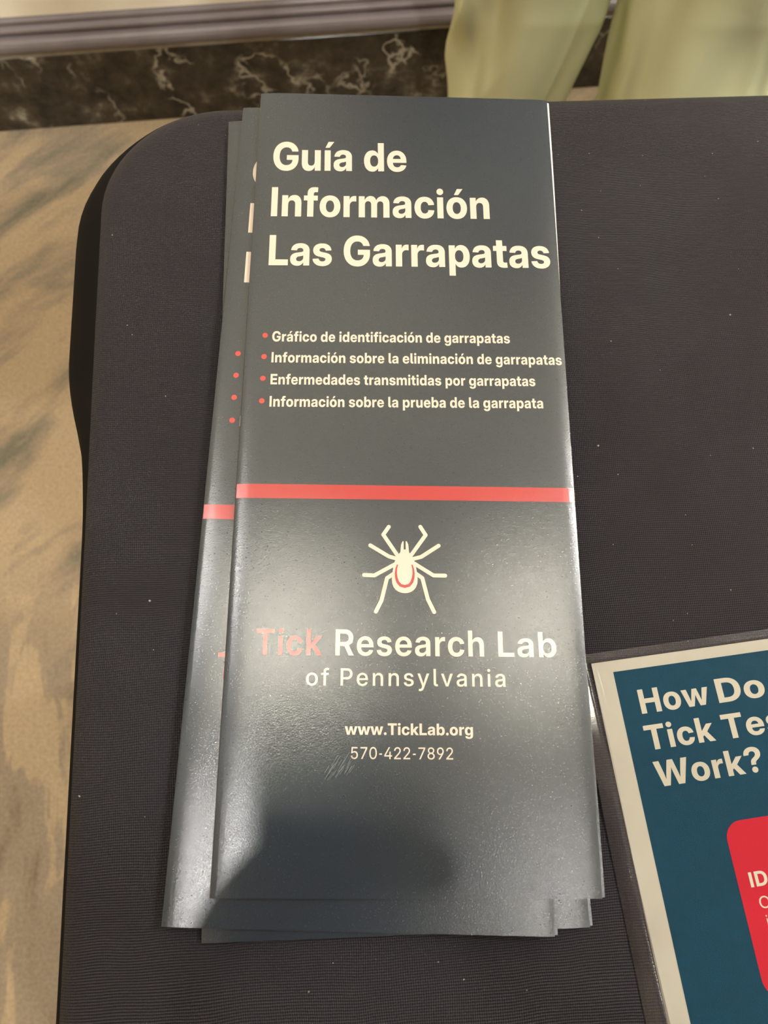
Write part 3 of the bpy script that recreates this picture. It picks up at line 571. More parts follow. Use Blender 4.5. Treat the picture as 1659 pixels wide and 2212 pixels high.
GLYPHS['M'] = '''P|868|102,2 104,0 252,0 254,2 254,358 256,362 472,362 532,366 600,380 652,402 700,432 740,470 774,518 794,562 809,626 813,678 809,738 797,790 773,846 740,893 704,928 656,959 596,983 536,996 488,999 104,1000 102,998;256,491 254,494 254,866 256,870 452,870 500,867 536,859 568,847 594,830 621,806 637,782 652,746 660,706 661,670 653,618 640,586 622,558 598,534 572,517 544,505 532,501 488,493
a|757|267,-12 331,-13 379,-6 407,2 459,31 491,61 518,100 523,102 525,100 525,4 527,0 663,0 666,4 666,500 664,536 657,572 641,612 624,640 603,664 579,685 547,705 511,721 487,729 451,737 415,742 331,741 283,733 223,713 199,702 167,681 130,648 105,616 94,596 86,580 73,540 75,538 87,535 211,518 226,552 238,568 271,596 295,609 319,618 375,625 419,621 439,616 463,606 492,584 504,568 516,544 521,516 520,480 512,464 499,455 459,443 267,417 219,405 183,393 147,377 112,352 95,335 78,312 66,288 56,244 54,192 57,160 66,128 87,85 110,56 131,38 175,11 211,-2;311,103 271,111 243,123 218,144 205,164 198,188 198,224 205,248 218,268 251,293 295,309 331,317 467,338 499,347 519,356 522,352 520,240 513,212 504,192 488,168 463,142 439,126 411,114 367,104
e|781|374,-14 426,-15 490,-7 546,9 594,33 624,54 654,81 683,118 704,158 716,194 694,199 582,213 577,210 559,174 543,154 522,137 502,125 470,113 426,105 394,105 358,109 330,117 290,137 268,154 241,186 225,214 213,246 203,290 202,323 726,324 728,326 725,430 715,490 695,550 682,578 660,614 630,650 602,676 562,703 526,720 490,732 454,739 418,743 390,744 330,739 274,724 218,696 169,658 128,610 102,566 92,546 73,494 61,438 57,382 56,358 60,294 73,230 97,166 129,114 170,68 218,32 274,5 338,-11;206,433 202,438 205,458 210,482 220,510 240,546 260,570 290,595 322,611 354,620 394,624 438,620 470,611 498,596 525,574 548,546 563,518 576,482 584,438 582,433
f|490|148,2 150,0 290,0 293,2 293,610 298,613 446,613 450,618 450,730 446,732 294,733 293,818 296,838 301,858 313,878 330,892 338,895 354,900 378,902 406,902 446,896 448,898 467,1010 467,1014 462,1016 422,1023 382,1026 322,1024 282,1015 250,1003 222,987 198,966 185,950 173,934 160,906 152,878 149,854 148,734 146,732 14,732 12,730 12,618 14,613 146,613 148,610
i|326|91,2 94,0 234,0 236,2 236,730 234,732 94,732 91,730;158,850 190,853 210,862 226,873 244,894 252,914 255,938 252,962 242,982 230,997 206,1015 178,1023 142,1022 122,1015 110,1008 98,998 84,982 76,962 73,946 73,926 76,910 84,894 96,878 118,861 138,853
l|368|253,-1 309,-2 341,2 349,4 351,7 338,119 293,118 261,125 247,139 237,171 235,191 235,995 233,1000 93,1000 91,995 91,171 95,119 111,75 141,38 181,14 221,2
n|801|91,2 93,0 233,0 235,2 235,430 239,470 243,494 259,534 276,558 297,579 321,595 349,607 397,615 453,611 493,596 520,574 530,562 546,538 557,506 562,490 566,442 566,2 569,0 709,0 711,2 711,466 707,522 697,569 677,618 654,654 624,686 581,715 549,728 525,735 505,740 461,743 405,739 349,723 309,699 268,662 233,611 231,630 231,730 229,732 93,732 91,730
o|803|374,-14 406,-16 466,-11 526,4 582,31 629,66 670,111 704,166 728,226 743,298 747,366 743,430 731,490 727,506 704,562 675,610 630,661 586,694 526,724 466,739 398,744 334,739 274,723 218,695 175,662 144,630 128,610 101,566 76,506 61,438 56,370 57,342 61,290 73,234 97,170 133,110 170,70 226,29 274,5 334,-11;382,109 358,112 330,121 294,140 265,166 245,194 225,234 213,274 205,322 205,402 213,454 225,494 245,534 266,562 294,588 330,608 362,617 394,620 418,619 446,616 474,607 510,587 538,561 563,526 579,490 591,450 599,390 598,318 590,274 575,226 558,194 533,162 510,141 474,121 442,112 406,108
s|710|311,-14 379,-15 447,-7 467,-3 511,12 551,32 586,58 617,90 640,130 652,170 656,210 649,262 633,302 612,330 599,343 567,368 515,392 451,411 331,437 283,452 267,460 248,474 233,490 226,506 222,530 225,554 239,581 259,600 279,612 295,619 327,627 391,627 435,615 459,599 483,574 497,550 507,521 638,538 631,574 617,610 597,642 567,675 535,699 499,718 463,731 419,740 363,744 299,740 255,732 207,714 171,695 139,670 114,642 93,606 80,566 76,526 82,474 98,434 121,402 135,388 171,361 223,337 279,320 411,291 455,275 485,254 496,242 505,222 507,202 504,178 492,154 475,136 459,125 435,113 403,104 367,101 311,104 279,113 251,128 221,158 207,183 195,217 59,200 57,198 66,158 83,118 110,78 135,53 171,28 211,9 251,-4
v|760|301,2 306,0 454,0 459,2 734,731 582,732 580,730 438,326 410,238 382,141 378,150 336,294 181,730 178,732 30,732 25,730
y|760|138,-282 210,-283 254,-275 286,-263 310,-250 334,-232 360,-206 387,-166 415,-106 734,731 582,730 441,338 409,242 384,154 378,148 336,294 180,730 26,730 304,2 272,-94 256,-122 237,-142 214,-154 190,-160 114,-155 109,-158 90,-274'''
# ---------------------------------------------------------------- printed lettering
def read_glyphs(text):
    G = {}
    for row in text.strip('\n').split('\n'):
        ch, adv, body = row[0], row[2:].split('|')[0], row[2:].split('|')[1]
        polys = []
        for c in body.split(';'):
            if c.strip():
                polys.append([tuple(float(v) for v in p.split(',')) for p in c.split(' ')])
        G[ch] = (float(adv), polys)
    return G
FONT = {k: read_glyphs(v) for k, v in GLYPHS.items()}
SPACE = 330.0

def flat_fill(polys):
    """outlines with holes -> verts, faces in the plane"""
    cu = bpy.data.curves.new('outline', 'CURVE')
    cu.dimensions = '2D'
    cu.fill_mode = 'BOTH'
    for pl in polys:
        sp = cu.splines.new('POLY')
        sp.points.add(len(pl) - 1)
        for pt, (x, y) in zip(sp.points, pl):
            pt.co = (x, y, 0, 1)
        sp.use_cyclic_u = True
    ob = bpy.data.objects.new('outline', cu)
    COL.objects.link(ob)
    dg = bpy.context.evaluated_depsgraph_get()
    dg.update()
    me = bpy.data.meshes.new_from_object(ob.evaluated_get(dg))
    V = [(v.co.x, v.co.y) for v in me.vertices]
    F = [tuple(p.vertices) for p in me.polygons]
    bpy.data.objects.remove(ob, do_unlink=True)
    bpy.data.meshes.remove(me)
    bpy.data.curves.remove(cu)
    return V, F
_fills = {}
def area(p):
    return 0.5 * sum(a[0] * b[1] - b[0] * a[1] for a, b in zip(p, p[1:] + p[:1]))
def inside(pt, poly):
    c = False
    for (x0, y0), (x1, y1) in zip(poly, poly[1:] + poly[:1]):
        if (y0 > pt[1]) != (y1 > pt[1]) and pt[0] < (x1 - x0) * (pt[1] - y0) / (y1 - y0) + x0:
            c = not c
    return c
def glyph_fill(font, ch):
    """every stroke outline of a letter filled on its own, with the holes that lie in it"""
    if (font, ch) not in _fills:
        polys = [[(x * 0.01, y * 0.01) for x, y in p] for p in FONT[font][ch][1]]
        big = max(polys, key=lambda p: abs(area(p)))
        sg = 1 if area(big) > 0 else -1
        outer = [p for p in polys if area(p) * sg > 0]
        holes = [p for p in polys if area(p) * sg < 0]
        V, F, Lv = [], [], []
        for k, o in enumerate(outer):
            v, f = flat_fill([o] + [h for h in holes if inside(h[0], o)])
            b = len(V)
            V += v
            Lv += [k] * len(v)
            F += [tuple(i + b for i in q) for q in f]
        _fills[(font, ch)] = (V, F, Lv)
    return _fills[(font, ch)]
STEP = 0.000004     # overlapping strokes lie a hair above one another

def text_mesh(lines):
    """lines: (font, text, left (mm), right (mm), cap height (mm), tracking) -> verts in metres, faces"""
    V, F = [], []
    for font, text, left, right, cap, track in lines:
        x, place = 0.0, []
        for ch in text:
            if ch == ' ':
                x += SPACE + track
                continue
            place.append((ch, x))
            x += FONT[font][ch][0] + track
        lo = min(px for ch, px0 in place[:1] for px in [px0 + min(q[0] for pl in FONT[font][ch][1] for q in pl)])
        hi = max(px0 + max(q[0] for pl in FONT[font][ch][1] for q in pl) for ch, px0 in place[-1:])
        L, Rr = Vector(left), Vector(right)
        span = (Rr - L).length
        ux = (Rr - L) / span
        uy = Vector((-ux.y, ux.x))
        sx, sy = span / (hi - lo), cap / 1000.0
        for ch, px in place:
            gv, gf, lv = glyph_fill(font, ch)
            b = len(V)
            for (gx, gy), k in zip(gv, lv):
                p = L + ux * ((gx * 100 + px - lo) * sx) + uy * (gy * 100 * sy)
                V.append((p.x * 0.001, p.y * 0.001, k * STEP))
            F += [tuple(i + b for i in f) for f in gf]
    return V, F

def thick_line(pts, w, round_caps=True, n=10):
    """a stroke of width w along pts (mm) as polygons"""
    out = []
    for (a, b) in zip(pts[:-1], pts[1:]):
        a, b = Vector(a), Vector(b)
        d = (b - a).normalized()
        q = Vector((-d.y, d.x)) * (w / 2)
        out.append([a + q, a - q, b - q, b + q][::-1])
    for p in (pts if round_caps else pts[1:-1]):
        out.append([Vector(p) + Vector((math.cos(2 * math.pi * i / (2 * n)), math.sin(2 * math.pi * i / (2 * n)))) * (w / 2) for i in range(2 * n)])
    return out
def polys_mesh(polys):
    V, F = [], []
    for k, pl in enumerate(polys):
        b = len(V)
        pl = [(p[0], p[1]) for p in pl]
        if area(pl) < 0:
            pl = pl[::-1]
        V += [(p[0] * 0.001, p[1] * 0.001, k * STEP * 0.5) for p in pl]
        F.append(tuple(range(b, b + len(pl))))
    return V, F

# ---------------------------------------------------------------- brochures
BW, BH, BT = 0.090, 0.2293, 0.0022
CARD = 0.00022
def cover_z(x, y):
    """height of the cover above the brochure's base: rolls down to both folded sides"""
    l = x + BW / 2
    r = BW / 2 - x
    return BT - 0.00045 * math.exp(-(l / 0.0024)) - 0.00028 * math.exp(-(r / 0.0022))

def on_cover(V, lift):
    return [(p[0], p[1], cover_z(p[0], p[1]) + lift + (p[2] if len(p) > 2 else 0.0)) for p in V]

def sheet(name, profile, ys, mats, parent, top_mat=0, under_mat=0, wob=None):
    """a strip of card: profile of (x, z) carried along y, with thickness"""
    n = len(profile)
    V, F, FM = [], [], []
    nrm = []
    for i in range(n):
        a = Vector(profile[max(0, i - 1)])
        b = Vector(profile[min(n - 1, i + 1)])
        d = (b - a).normalized()
        nrm.append(Vector((-d.y, d.x)))
    for y in ys:
        for s in (0, 1):
            for i in range(n):
                p = Vector(profile[i]) - nrm[i] * (CARD * s)
                dx = wob(y, i / (n - 1)) if wob else 0.0
                V.append((p.x + dx, y, p.y))
    m = 2 * n
    def own(q):                       # cut edges keep vertices of their own, so the face stays flat-shaded to the rim
        b = len(V)
        V.extend([V[i] for i in q])
        F.append((b, b + 1, b + 2, b + 3)); FM.append(len(mats) - 1)
    for k in range(len(ys) - 1):
        for i in range(n - 1):
            a, b = k * m + i, (k + 1) * m + i
            F.append((a, a + 1, b + 1, b)); FM.append(top_mat)
            a, b = k * m + n + i, (k + 1) * m + n + i
            F.append((a, b, b + 1, a + 1)); FM.append(under_mat)
        for i in (0, n - 1):
            a, b = k * m + i, (k + 1) * m + i
            q = (a, b, b + n, a + n)
            own(q if i == 0 else q[::-1])
    for k in (0, len(ys) - 1):
        for i in range(n - 1):
            a = k * m + i
            q = (a, a + n, a + n + 1, a + 1)
            own(q if k == 0 else q[::-1])
    return link(name, mesh_of(name, V, F, FM), mats, parent, True)

def make_brochure():
    root = empty('brochure')
    ys = [-BH / 2 + BH * i / 24 for i in range(25)]
    # front cover with its left fold, down to the back panel
    xs = sorted(set([-BW / 2 + BW * i / 40 for i in range(41)] + [-BW / 2 + 0.0012 * i for i in range(1, 9)] + [BW / 2 - 0.0012 * i for i in range(1, 8)]))
    cov = [(x, cover_z(x, 0)) for x in xs][::-1]          # right to left
    zl = cov[-1][1]
    cov = cov[:-1]
    hr = (zl - 0.0003) / 2
    fold = [(-BW / 2 - math.sin(R(a)) * hr * 0.45, zl - hr * (1 - math.cos(R(a)))) for a in range(0, 181, 20)]
    back = [(-BW / 2 + BW * i / 12, 0.0003) for i in range(1, 13)]
    prof = cov[::-1]
    sheet('front_cover', prof, ys, [M_navy, M_paperwhite, M_navy], root, 0, 1)
    spine = (fold[::-1] + [cov[-1]])
    sheet('folded_edge', spine, ys, [M_navy, M_paperwhite, M_navy], root, 0, 1)
    # back panel, its right fold and the flap tucked inside
    rr = 0.00030
    tuck = [(BW / 2 + math.sin(R(a)) * 0.00035, 0.0003 + rr * (1 - math.cos(R(a)))) for a in range(0, 181, 20)]
    flap = [(BW / 2 - (BW - 0.002) * i / 12, 0.0003 + 2 * rr) for i in range(1, 13)]
    prof = [(-BW / 2, 0.0003)] + back
    def jut(y, f):
        return f * (0.00105 * smooth01((0.42 - (y / BH + 0.5)) / 0.40))
    o = sheet('back_panel', prof, ys, [M_navy, M_navy, M_navy], root, 0, 0, wob=jut)
    def peek(y, f):
        t = y / BH + 0.5
        return -0.0012 + 0.00085 * smooth01((t - 0.18) / 0.06) + 0.00025 * smooth01((t - 0.55) / 0.1) + 0.00060 * smooth01((t - 0.6) / 0.35) - 0.0002 * smooth01((t - 0.40) / 0.04) * smooth01((0.56 - t) / 0.06)
    q = (tuck + flap)[::-1]
    o = sheet('inside_flap', q, ys, [M_paperwhite, M_paperwhite, M_paperwhite], root, 0, 0, wob=peek)
    o['label'] = 'white inside flap edge peeking out at the right'
    # print on the cover
    def ink(name, vf, mat, lift=0.00003):
        V, F = vf
        ob = link(name, mesh_of(name, on_cover(V, lift), F), mat, root)
        return ob
    bx = [-BW / 2 + BW * i / 60 for i in range(61)]
    V = [(x, y) for y in (-0.01885, -0.01490) for x in bx]
    F = [(i, i + 1, 61 + i + 1, 61 + i) for i in range(60)]
    ink('red_band', (V, F), M_red)['label'] = 'red band across the cover'
    ink('title_lettering', text_mesh([
        ('B', 'Guía de', (-40.15, 85.35), (0.40, 86.00), 10.45, 0),
        ('B', 'Información', (-40.0, 68.95), (25.25, 69.62), 10.30, 0),
        ('B', 'Las Garrapatas', (-39.85, 52.15), (42.62, 53.05), 10.25, 0)]), M_cream)['label'] = 'large white title lettering'
    ink('list_lettering', text_mesh([
        ('B', 'Gráfico de identificación de garrapatas', (-37.65, 27.40), (29.56, 28.12), 3.22, 12),
        ('B', 'Información sobre la eliminación de garrapatas', (-37.55, 20.85), (44.0, 21.64), 3.20, 12),
        ('B', 'Enfermedades transmitidas por garrapatas', (-37.50, 14.12), (36.13, 14.91), 3.18, 12),
        ('B', 'Información sobre la prueba de la garrapata', (-37.45, 7.42), (37.96, 8.20), 3.18, 12)]), M_cream)['label'] = 'four lines of white list lettering'
    for (dx, dy) in ((-39.68, 29.30), (-39.66, 22.62), (-39.64, 15.92), (-39.60, 9.13)):
        circ = [[(dx + 0.76 * math.cos(2 * math.pi * i / 24), dy + 0.78 * math.sin(2 * math.pi * i / 24)) for i in range(24)]]
        ink('bullet_dot', polys_mesh(circ), M_coral)['label'] = 'round coral bullet dot'
    # emblem: a tick with eight legs
    legs = [[(-4.64, -26.31), (-6.08, -28.44), (-2.3, -34.08)], [(3.62, -26.2), (5.0, -28.43), (1.18, -33.86)],
            [(-9.43, -31.37), (-4.61, -34.29), (-2.0, -35.0)], [(8.35, -31.27), (3.78, -34.31), (1.2, -35.0)],
            [(-10.95, -39.25), (-8.32, -39.33), (-2.6, -36.1)], [(9.9, -39.19), (6.9, -39.17), (2.0, -36.1)],
            [(-7.84, -48.66), (-6.44, -45.79), (-5.05, -40.0), (-3.0, -38.6)], [(6.95, -48.63), (5.39, -45.39), (4.02, -39.9), (2.2, -38.6)]]
    half = [(0.26, -32.39), (0.26, -30.24), (0.52, -30.15), (0.94, -31.07), (1.14, -33.16), (2.00, -34.16), (2.76, -36.10), (3.20, -38.74), (3.32, -40.20), (3.22, -41.4),
            (2.85, -42.36), (2.3, -43.05), (1.6, -43.53), (0.8, -43.8), (0.0, -43.89)]
    cx = -0.50
    body = [(cx + a, b) for a, b in half] + [(cx - a, b) for a, b in half[::-1][1:]]
    polys = []
    for lg in legs:
        polys += thick_line(lg, 1.02)
    bv, bf = flat_fill([body])
    V, F = polys_mesh(polys)
    k = len(V)
    V += [(x * 0.001, y * 0.001, 0.00009) for x, y in bv]
    F += [tuple(i + k for i in f) for f in bf]
    em = ink('tick_emblem', (V, F), M_cream, 0.00003)
    em['label'] = 'white tick emblem with eight legs'
    u = [(-2.36, -36.45), (-2.68, -37.5), (-2.78, -38.7), (-2.66, -39.9), (-2.30, -41.0), (-1.6, -41.85), (-0.5, -42.15)]
    u = u + [(-1.0 - x, y) for x, y in u[::-1][1:]]
    V, F = [], []
    nU = len(u)
    for i, (x, y) in enumerate(u):
        a, b = Vector(u[max(0, i - 1)]), Vector(u[min(nU - 1, i + 1)])
        d = (b - a).normalized()
        q = Vector((-d.y, d.x))
        w = 0.16 + 0.24 * math.sin(math.pi * i / (nU - 1))
        V += [((x + q.x * w) * 0.001, (y + q.y * w) * 0.001), ((x - q.x * w) * 0.001, (y - q.y * w) * 0.001)]
    F = [(2 * i, 2 * i + 1, 2 * i + 3, 2 * i + 2) for i in range(nU - 1)]
    mark = link('body_outline', mesh_of('body_outline', on_cover(V, 0.00016), F), M_red, em)
    mark['label'] = 'red curved line on the tick body'
    ink('red_wordmark', text_mesh([('D', 'Tick', (-37.66, -59.70), (-21.22, -59.70), 6.45, 60)]), M_coral)['label'] = 'coral word'
    ink('white_wordmark', text_mesh([
        ('D', 'Research', (-17.88, -59.70), (19.34, -59.70), 6.45, 40),
        ('D', 'Lab', (22.94, -59.70), (37.61, -59.70), 6.25, 40),
        ('M', 'of', (-24.92, -67.05), (-19.3, -67.05), 4.15, 120),
        ('M', 'Pennsylvania', (-16.4, -67.05), (24.38, -67.05), 4.20, 150)]), M_cream)['label'] = 'white two line wordmark'
    ink('contact_lettering', text_mesh([
        ('B', 'www.TickLab.org', (-15.14, -78.65), (16.01, -78.68), 2.72, 0),
        ('R', '570-422-7892', (-13.54, -84.22), (11.05, -84.26), 2.72, 0)]), M_cream)['label'] = 'two small white contact lines'
    return root

broch = make_brochure()
tag(broch, 'navy folded tick information brochure on top of the pile, whole cover showing', 'brochure', 'pile of folded brochures')
Zb = TABLE_Z + 0.0003
broch.location = (0.02081, 0.07883, Zb + 2 * BT)
broch.rotation_euler = (0, 0, -0.12524)
# a scuff on the uppermost cover only
sc_lines = []
random.seed(4)
for i in range(34):
    x = -20.0 + 6.2 * random.random()
    y = -89.6 + 3.4 * random.random() + (x + 20.0) * 0.25
    ln = 1.2 + 2.2 * random.random()
    sc_lines.append([(x, y), (x + ln * 0.55, y + ln * 0.85)])
polys = []
for s in sc_lines:
    polys += thick_line(s, 0.09, False)
V, F = polys_mesh(polys)
link('scuff_mark', mesh_of('scuff_mark', on_cover(V, 0.00003), F), M_scuff, broch)['label'] = 'pale scuff scratched into the varnish'

def copy_tree(o, parent=None):
    c = o.copy()
    COL.objects.link(c)
    if parent:
        c.parent = parent
    for ch in list(o.children):
        if not ch.name.startswith('scuff'):
            copy_tree(ch, c)
    return c
second = copy_tree(broch)
second.location = (0.01177, 0.07397, Zb + BT)
second.rotation_euler = (0, 0, -0.14796)
second.scale = (1, 1.012, 1)
second['label'] = 'navy brochure second from the top, sticking out furthest at lower left with red bullet dots'
third = copy_tree(broch)
third.location = (0.01368, 0.07275, Zb)
third.rotation_euler = (0, 0, -0.08877)
third.scale = (1, 1.014, 1)
third['label'] = 'navy brochure lowest of the pile, lying directly on the tablecloth'

# ---------------------------------------------------------------- laminated flyer
M_teal = plain('teal blue print', (0.0040, 0.043, 0.076), 0.6, 0.10, grain=0.06, gscale=300)
M_flyer_red = plain('red print', (0.46, 0.013, 0.030), 0.6, 0.12)
M_flyer_white = plain('white print', (0.48, 0.445, 0.36), 0.6, 0.2)
M_flyer_paper = plain('white flyer paper', (0.44, 0.415, 0.345), 0.6, 0.2, grain=0.02, gscale=200)
def plastic_mat(name, body, tint, ior):
    t = NT(name)
    tr = t.n('ShaderNodeBsdfTransparent')
    tr.inputs[0].default_value = (0.97, 0.96, 0.95, 1)
    t.b.inputs['Roughness'].default_value = 0.10
    t.b.inputs['Specular IOR Level'].default_value = 0.6
    t.base(tint)
    v = t.coords()
    nz = t.noise(v, 55.0, 2.0)
    t.bump(nz.outputs[0], 0.12, 0.001)
    mx = t.n('ShaderNodeMixShader')
    mx.inputs[0].default_value = body
    df = t.n('ShaderNodeBsdfDiffuse')
    df.inputs[0].default_value = (tint[0], tint[1], tint[2], 1)
    t.l(tr.outputs[0], mx.inputs[1])
    t.l(df.outputs[0], mx.inputs[2])
    gl = t.n('ShaderNodeBsdfGlossy')
    gl.inputs['Roughness'].default_value = 0.13
    fr = t.n('ShaderNodeFresnel')
    fr.inputs[0].default_value = ior
    bn = [n for n in t.t.nodes if n.bl_idname == 'ShaderNodeBump'][0]
    t.l(bn.outputs[0], gl.inputs['Normal'])
    top = t.n('ShaderNodeMixShader')
    t.l(fr.outputs[0], top.inputs[0])
    t.l(mx.outputs[0], top.inputs[1])
    t.l(gl.outputs[0], top.inputs[2])
    t.l(top.outputs[0], t.out.inputs[0])
    return t.m
M_plastic = plastic_mat('milky laminate rim', 0.20, (0.15, 0.135, 0.14), 1.45)
M_clear = plastic_mat('clear laminate', 0.02, (0.02, 0.02, 0.02), 1.16)
FW, FH = 0.2159, 0.2794
fly = tag(empty('laminated_flyer', (0.06090, 0.01274, TABLE_Z), 0.0183), 'white bordered teal flyer with red box in clear laminate at the table front', 'flyer')
SKEW = -0.0166      # the sheet lies a little out of square where it bows
def fy(x, y):       # flyer millimetres -> metres
    return (x * 0.001 - y * 0.001 * SKEW * 0, y * 0.001)
def rounded(x0, y0, x1, y1, r, n=8):
    P = []
    for (cx_, cy_, a0) in ((x1 - r, y1 - r, 0), (x0 + r, y1 - r, 90), (x0 + r, y0 + r, 180), (x1 - r, y0 + r, 270)):
        for i in range(n + 1):
            a = R(a0 + 90 * i / n)
            P.append((cx_ + r * math.cos(a), cy_ + r * math.sin(a)))
    return P
def plate(name, outline_, z0, z1, mat, parent):
    V = [(x * 0.001, y * 0.001, z0) for x, y in outline_] + [(x * 0.001, y * 0.001, z1) for x, y in outline_]
    n = len(outline_)
    F = [tuple(range(n - 1, -1, -1)), tuple(range(n, 2 * n))] + [(i, (i + 1) % n, n + (i + 1) % n, n + i) for i in range(n)]
    return link(name, mesh_of(name, V, F), mat, parent)
W_, H_ = 216.0, 279.0
pl = plate('paper_sheet', [(0, -H_), (W_, -H_), (W_, 0), (0, 0)], 0.00035, 0.00055, M_flyer_paper, fly)
ink_z = 0.00060
def flat(name, V, F, mat, parent, z):
    return link(name, mesh_of(name, [(p[0], p[1], z + (p[2] if len(p) > 2 else 0.0)) for p in V], F), mat, parent)
V, F = polys_mesh([[(5.2, -H_ + 5.2), (W_ - 5.2, -H_ + 5.2), (W_ - 5.2, -2.9), (5.2, -2.9)]])
flat('teal_field', V, F, M_teal, fly, ink_z)['label'] = 'teal printed field inside the white border'
V, F = polys_mesh([rounded(23.9, -80.6, 120.0, -42.1, 4.2)])
flat('red_box', V, F, M_flyer_red, fly, ink_z + 0.00005)['label'] = 'red rounded box'
V, F = text_mesh([('B', 'How', (10.2, -14.15), (28.4, -14.15), 6.0, 20), ('B', 'Do', (30.6, -14.25), (43.2, -14.25), 6.0, 20),
                  ('B', 'Tick', (9.6, -23.05), (27.4, -23.05), 6.0, 20), ('B', 'Tes', (29.8, -23.15), (45.6, -23.15), 6.0, 20),
                  ('B', 'Work?', (10.0, -31.85), (37.6, -31.85), 6.0, 20)])
flat('heading_lettering', V, F, M_flyer_white, fly, ink_z + 0.00005)['label'] = 'white heading lettering'
V, F = text_mesh([('B', 'ID', (26.9, -57.1), (31.3, -57.1), 3.3, 20)])
flat('box_lettering', V, F, M_flyer_white, fly, ink_z + 0.0001)['label'] = 'white letters in the red box'
V, F = text_mesh([('R', 'O', (27.9, -61.9), (30.5, -61.9), 2.6, 0), ('R', 'i', (28.6, -65.9), (28.9, -65.9), 2.5, 0)])
flat('small_lettering', V, F, M_flyer_white, fly, ink_z + 0.0001)['label'] = 'thin white letters in the red box'

# laminate: clear border round the sheet, pinched and ridged where it closes over the paper's edge
def lam_mesh():
    m0, m1 = -4.9, W_ + 4.9
    t0, t1 = 2.5, -H_ - 4.9
    out = rounded(m0, t1, m1, t0, 3.0, 6)
    V, F = [], []
    N = len(out)
    # subdivide the outline finely on the left and the top
    pts = []
    for i in range(N):
        a, b = Vector(out[i]), Vector(out[(i + 1) % N])
        k = max(1, int((b - a).length / 3.0))
        for j in range(k):
            pts.append(a + (b - a) * (j / k))
    N = len(pts)
    steps = [0.0, 0.30, 0.60, 0.90, 0.97, 1.0, 1.18, 1.5]
    zz = [0.00030, 0.000335, 0.00037, 0.000405, 0.00080, 0.00092, 0.00080, 0.00070]
    def inner(p, s):
        # s = 1 at the paper's edge
        cx_, cy_ = min(max(p.x, 0.0), W_), min(max(p.y, -H_), 0.0)
        q = Vector((cx_, cy_))
        if s <= 1:
            return p + (q - p) * s
        c = Vector((min(max(p.x, 6.0), W_ - 6), min(max(p.y, -H_ + 6), -6.0)))
        return q + (c - q).normalized() * ((s - 1) * 4.5)
    for s, z in zip(steps, zz):
        for i, p in enumerate(pts):
            q = inner(p, s)
            wob = 0.00004 * noise.noise(Vector((q.x * 0.10, q.y * 0.10, 0)))
            lift = 0.0010 * math.exp(-((q.y + 22.0) / 16.0) ** 2) if p.x < 0.5 and s <= 1.0 else 0.0
            if p.x < 0.5 and 0 < s < 0.97:      # further down the rim bows up towards the sheet
                z = z + 0.00020 * s * smooth01((-16.0 - q.y) / 10.0)
            V.append((q.x * 0.001, q.y * 0.001, z + wob * (1 if s > 0 else 0) + lift))
    for k in range(len(steps) - 1):
        for i in range(N):
            j = (i + 1) % N
            F.append((k * N + i, k * N + j, (k + 1) * N + j, (k + 1) * N + i))
    F.append(tuple((len(steps) - 1) * N + i for i in range(N)))
    FM = [0 if i < 5 * N else 1 for i in range(len(F))]
    return mesh_of('laminate', V, F, FM)
o = link('laminate', lam_mesh(), [M_plastic, M_clear], fly, True)
o['label'] = 'clear plastic laminate border'
# ---------------------------------------------------------------- people
M_skin = plain('skin', (0.45, 0.27, 0.19), 0.5, 0.4, grain=0.06, gscale=80)
M_hair = plain('dark brown hair', (0.035, 0.022, 0.014), 0.5, 0.4, grain=0.3, gscale=200)
def trouser_mat():
    t = NT('pale olive trouser cloth')
    t.b.inputs['Roughness'].default_value = 0.85
    t.b.inputs['Specular IOR Level'].default_value = 0.2
    t.base((0.66, 0.66, 0.395))
    a = t.noise(t.coords(scale=(1, 1, 0.30)), 11.0, 1.0, 0.4, 0.35)
    t.bump(a.outputs[0], 0.9, 0.085)
    return t.m
M_khaki = trouser_mat()
M_shirt = plain('pale shirt cloth', (0.5, 0.47, 0.42), 0.85, 0.2)
M_dark = plain('dark knit cloth', (0.03, 0.03, 0.035), 0.85, 0.2)
M_jeans = plain('dark trouser cloth', (0.02, 0.022, 0.03), 0.85, 0.2)
M_shoe = plain('brown leather', (0.10, 0.055, 0.03), 0.4, 0.5)
M_sole = plain('dark rubber', (0.02, 0.02, 0.02), 0.7)

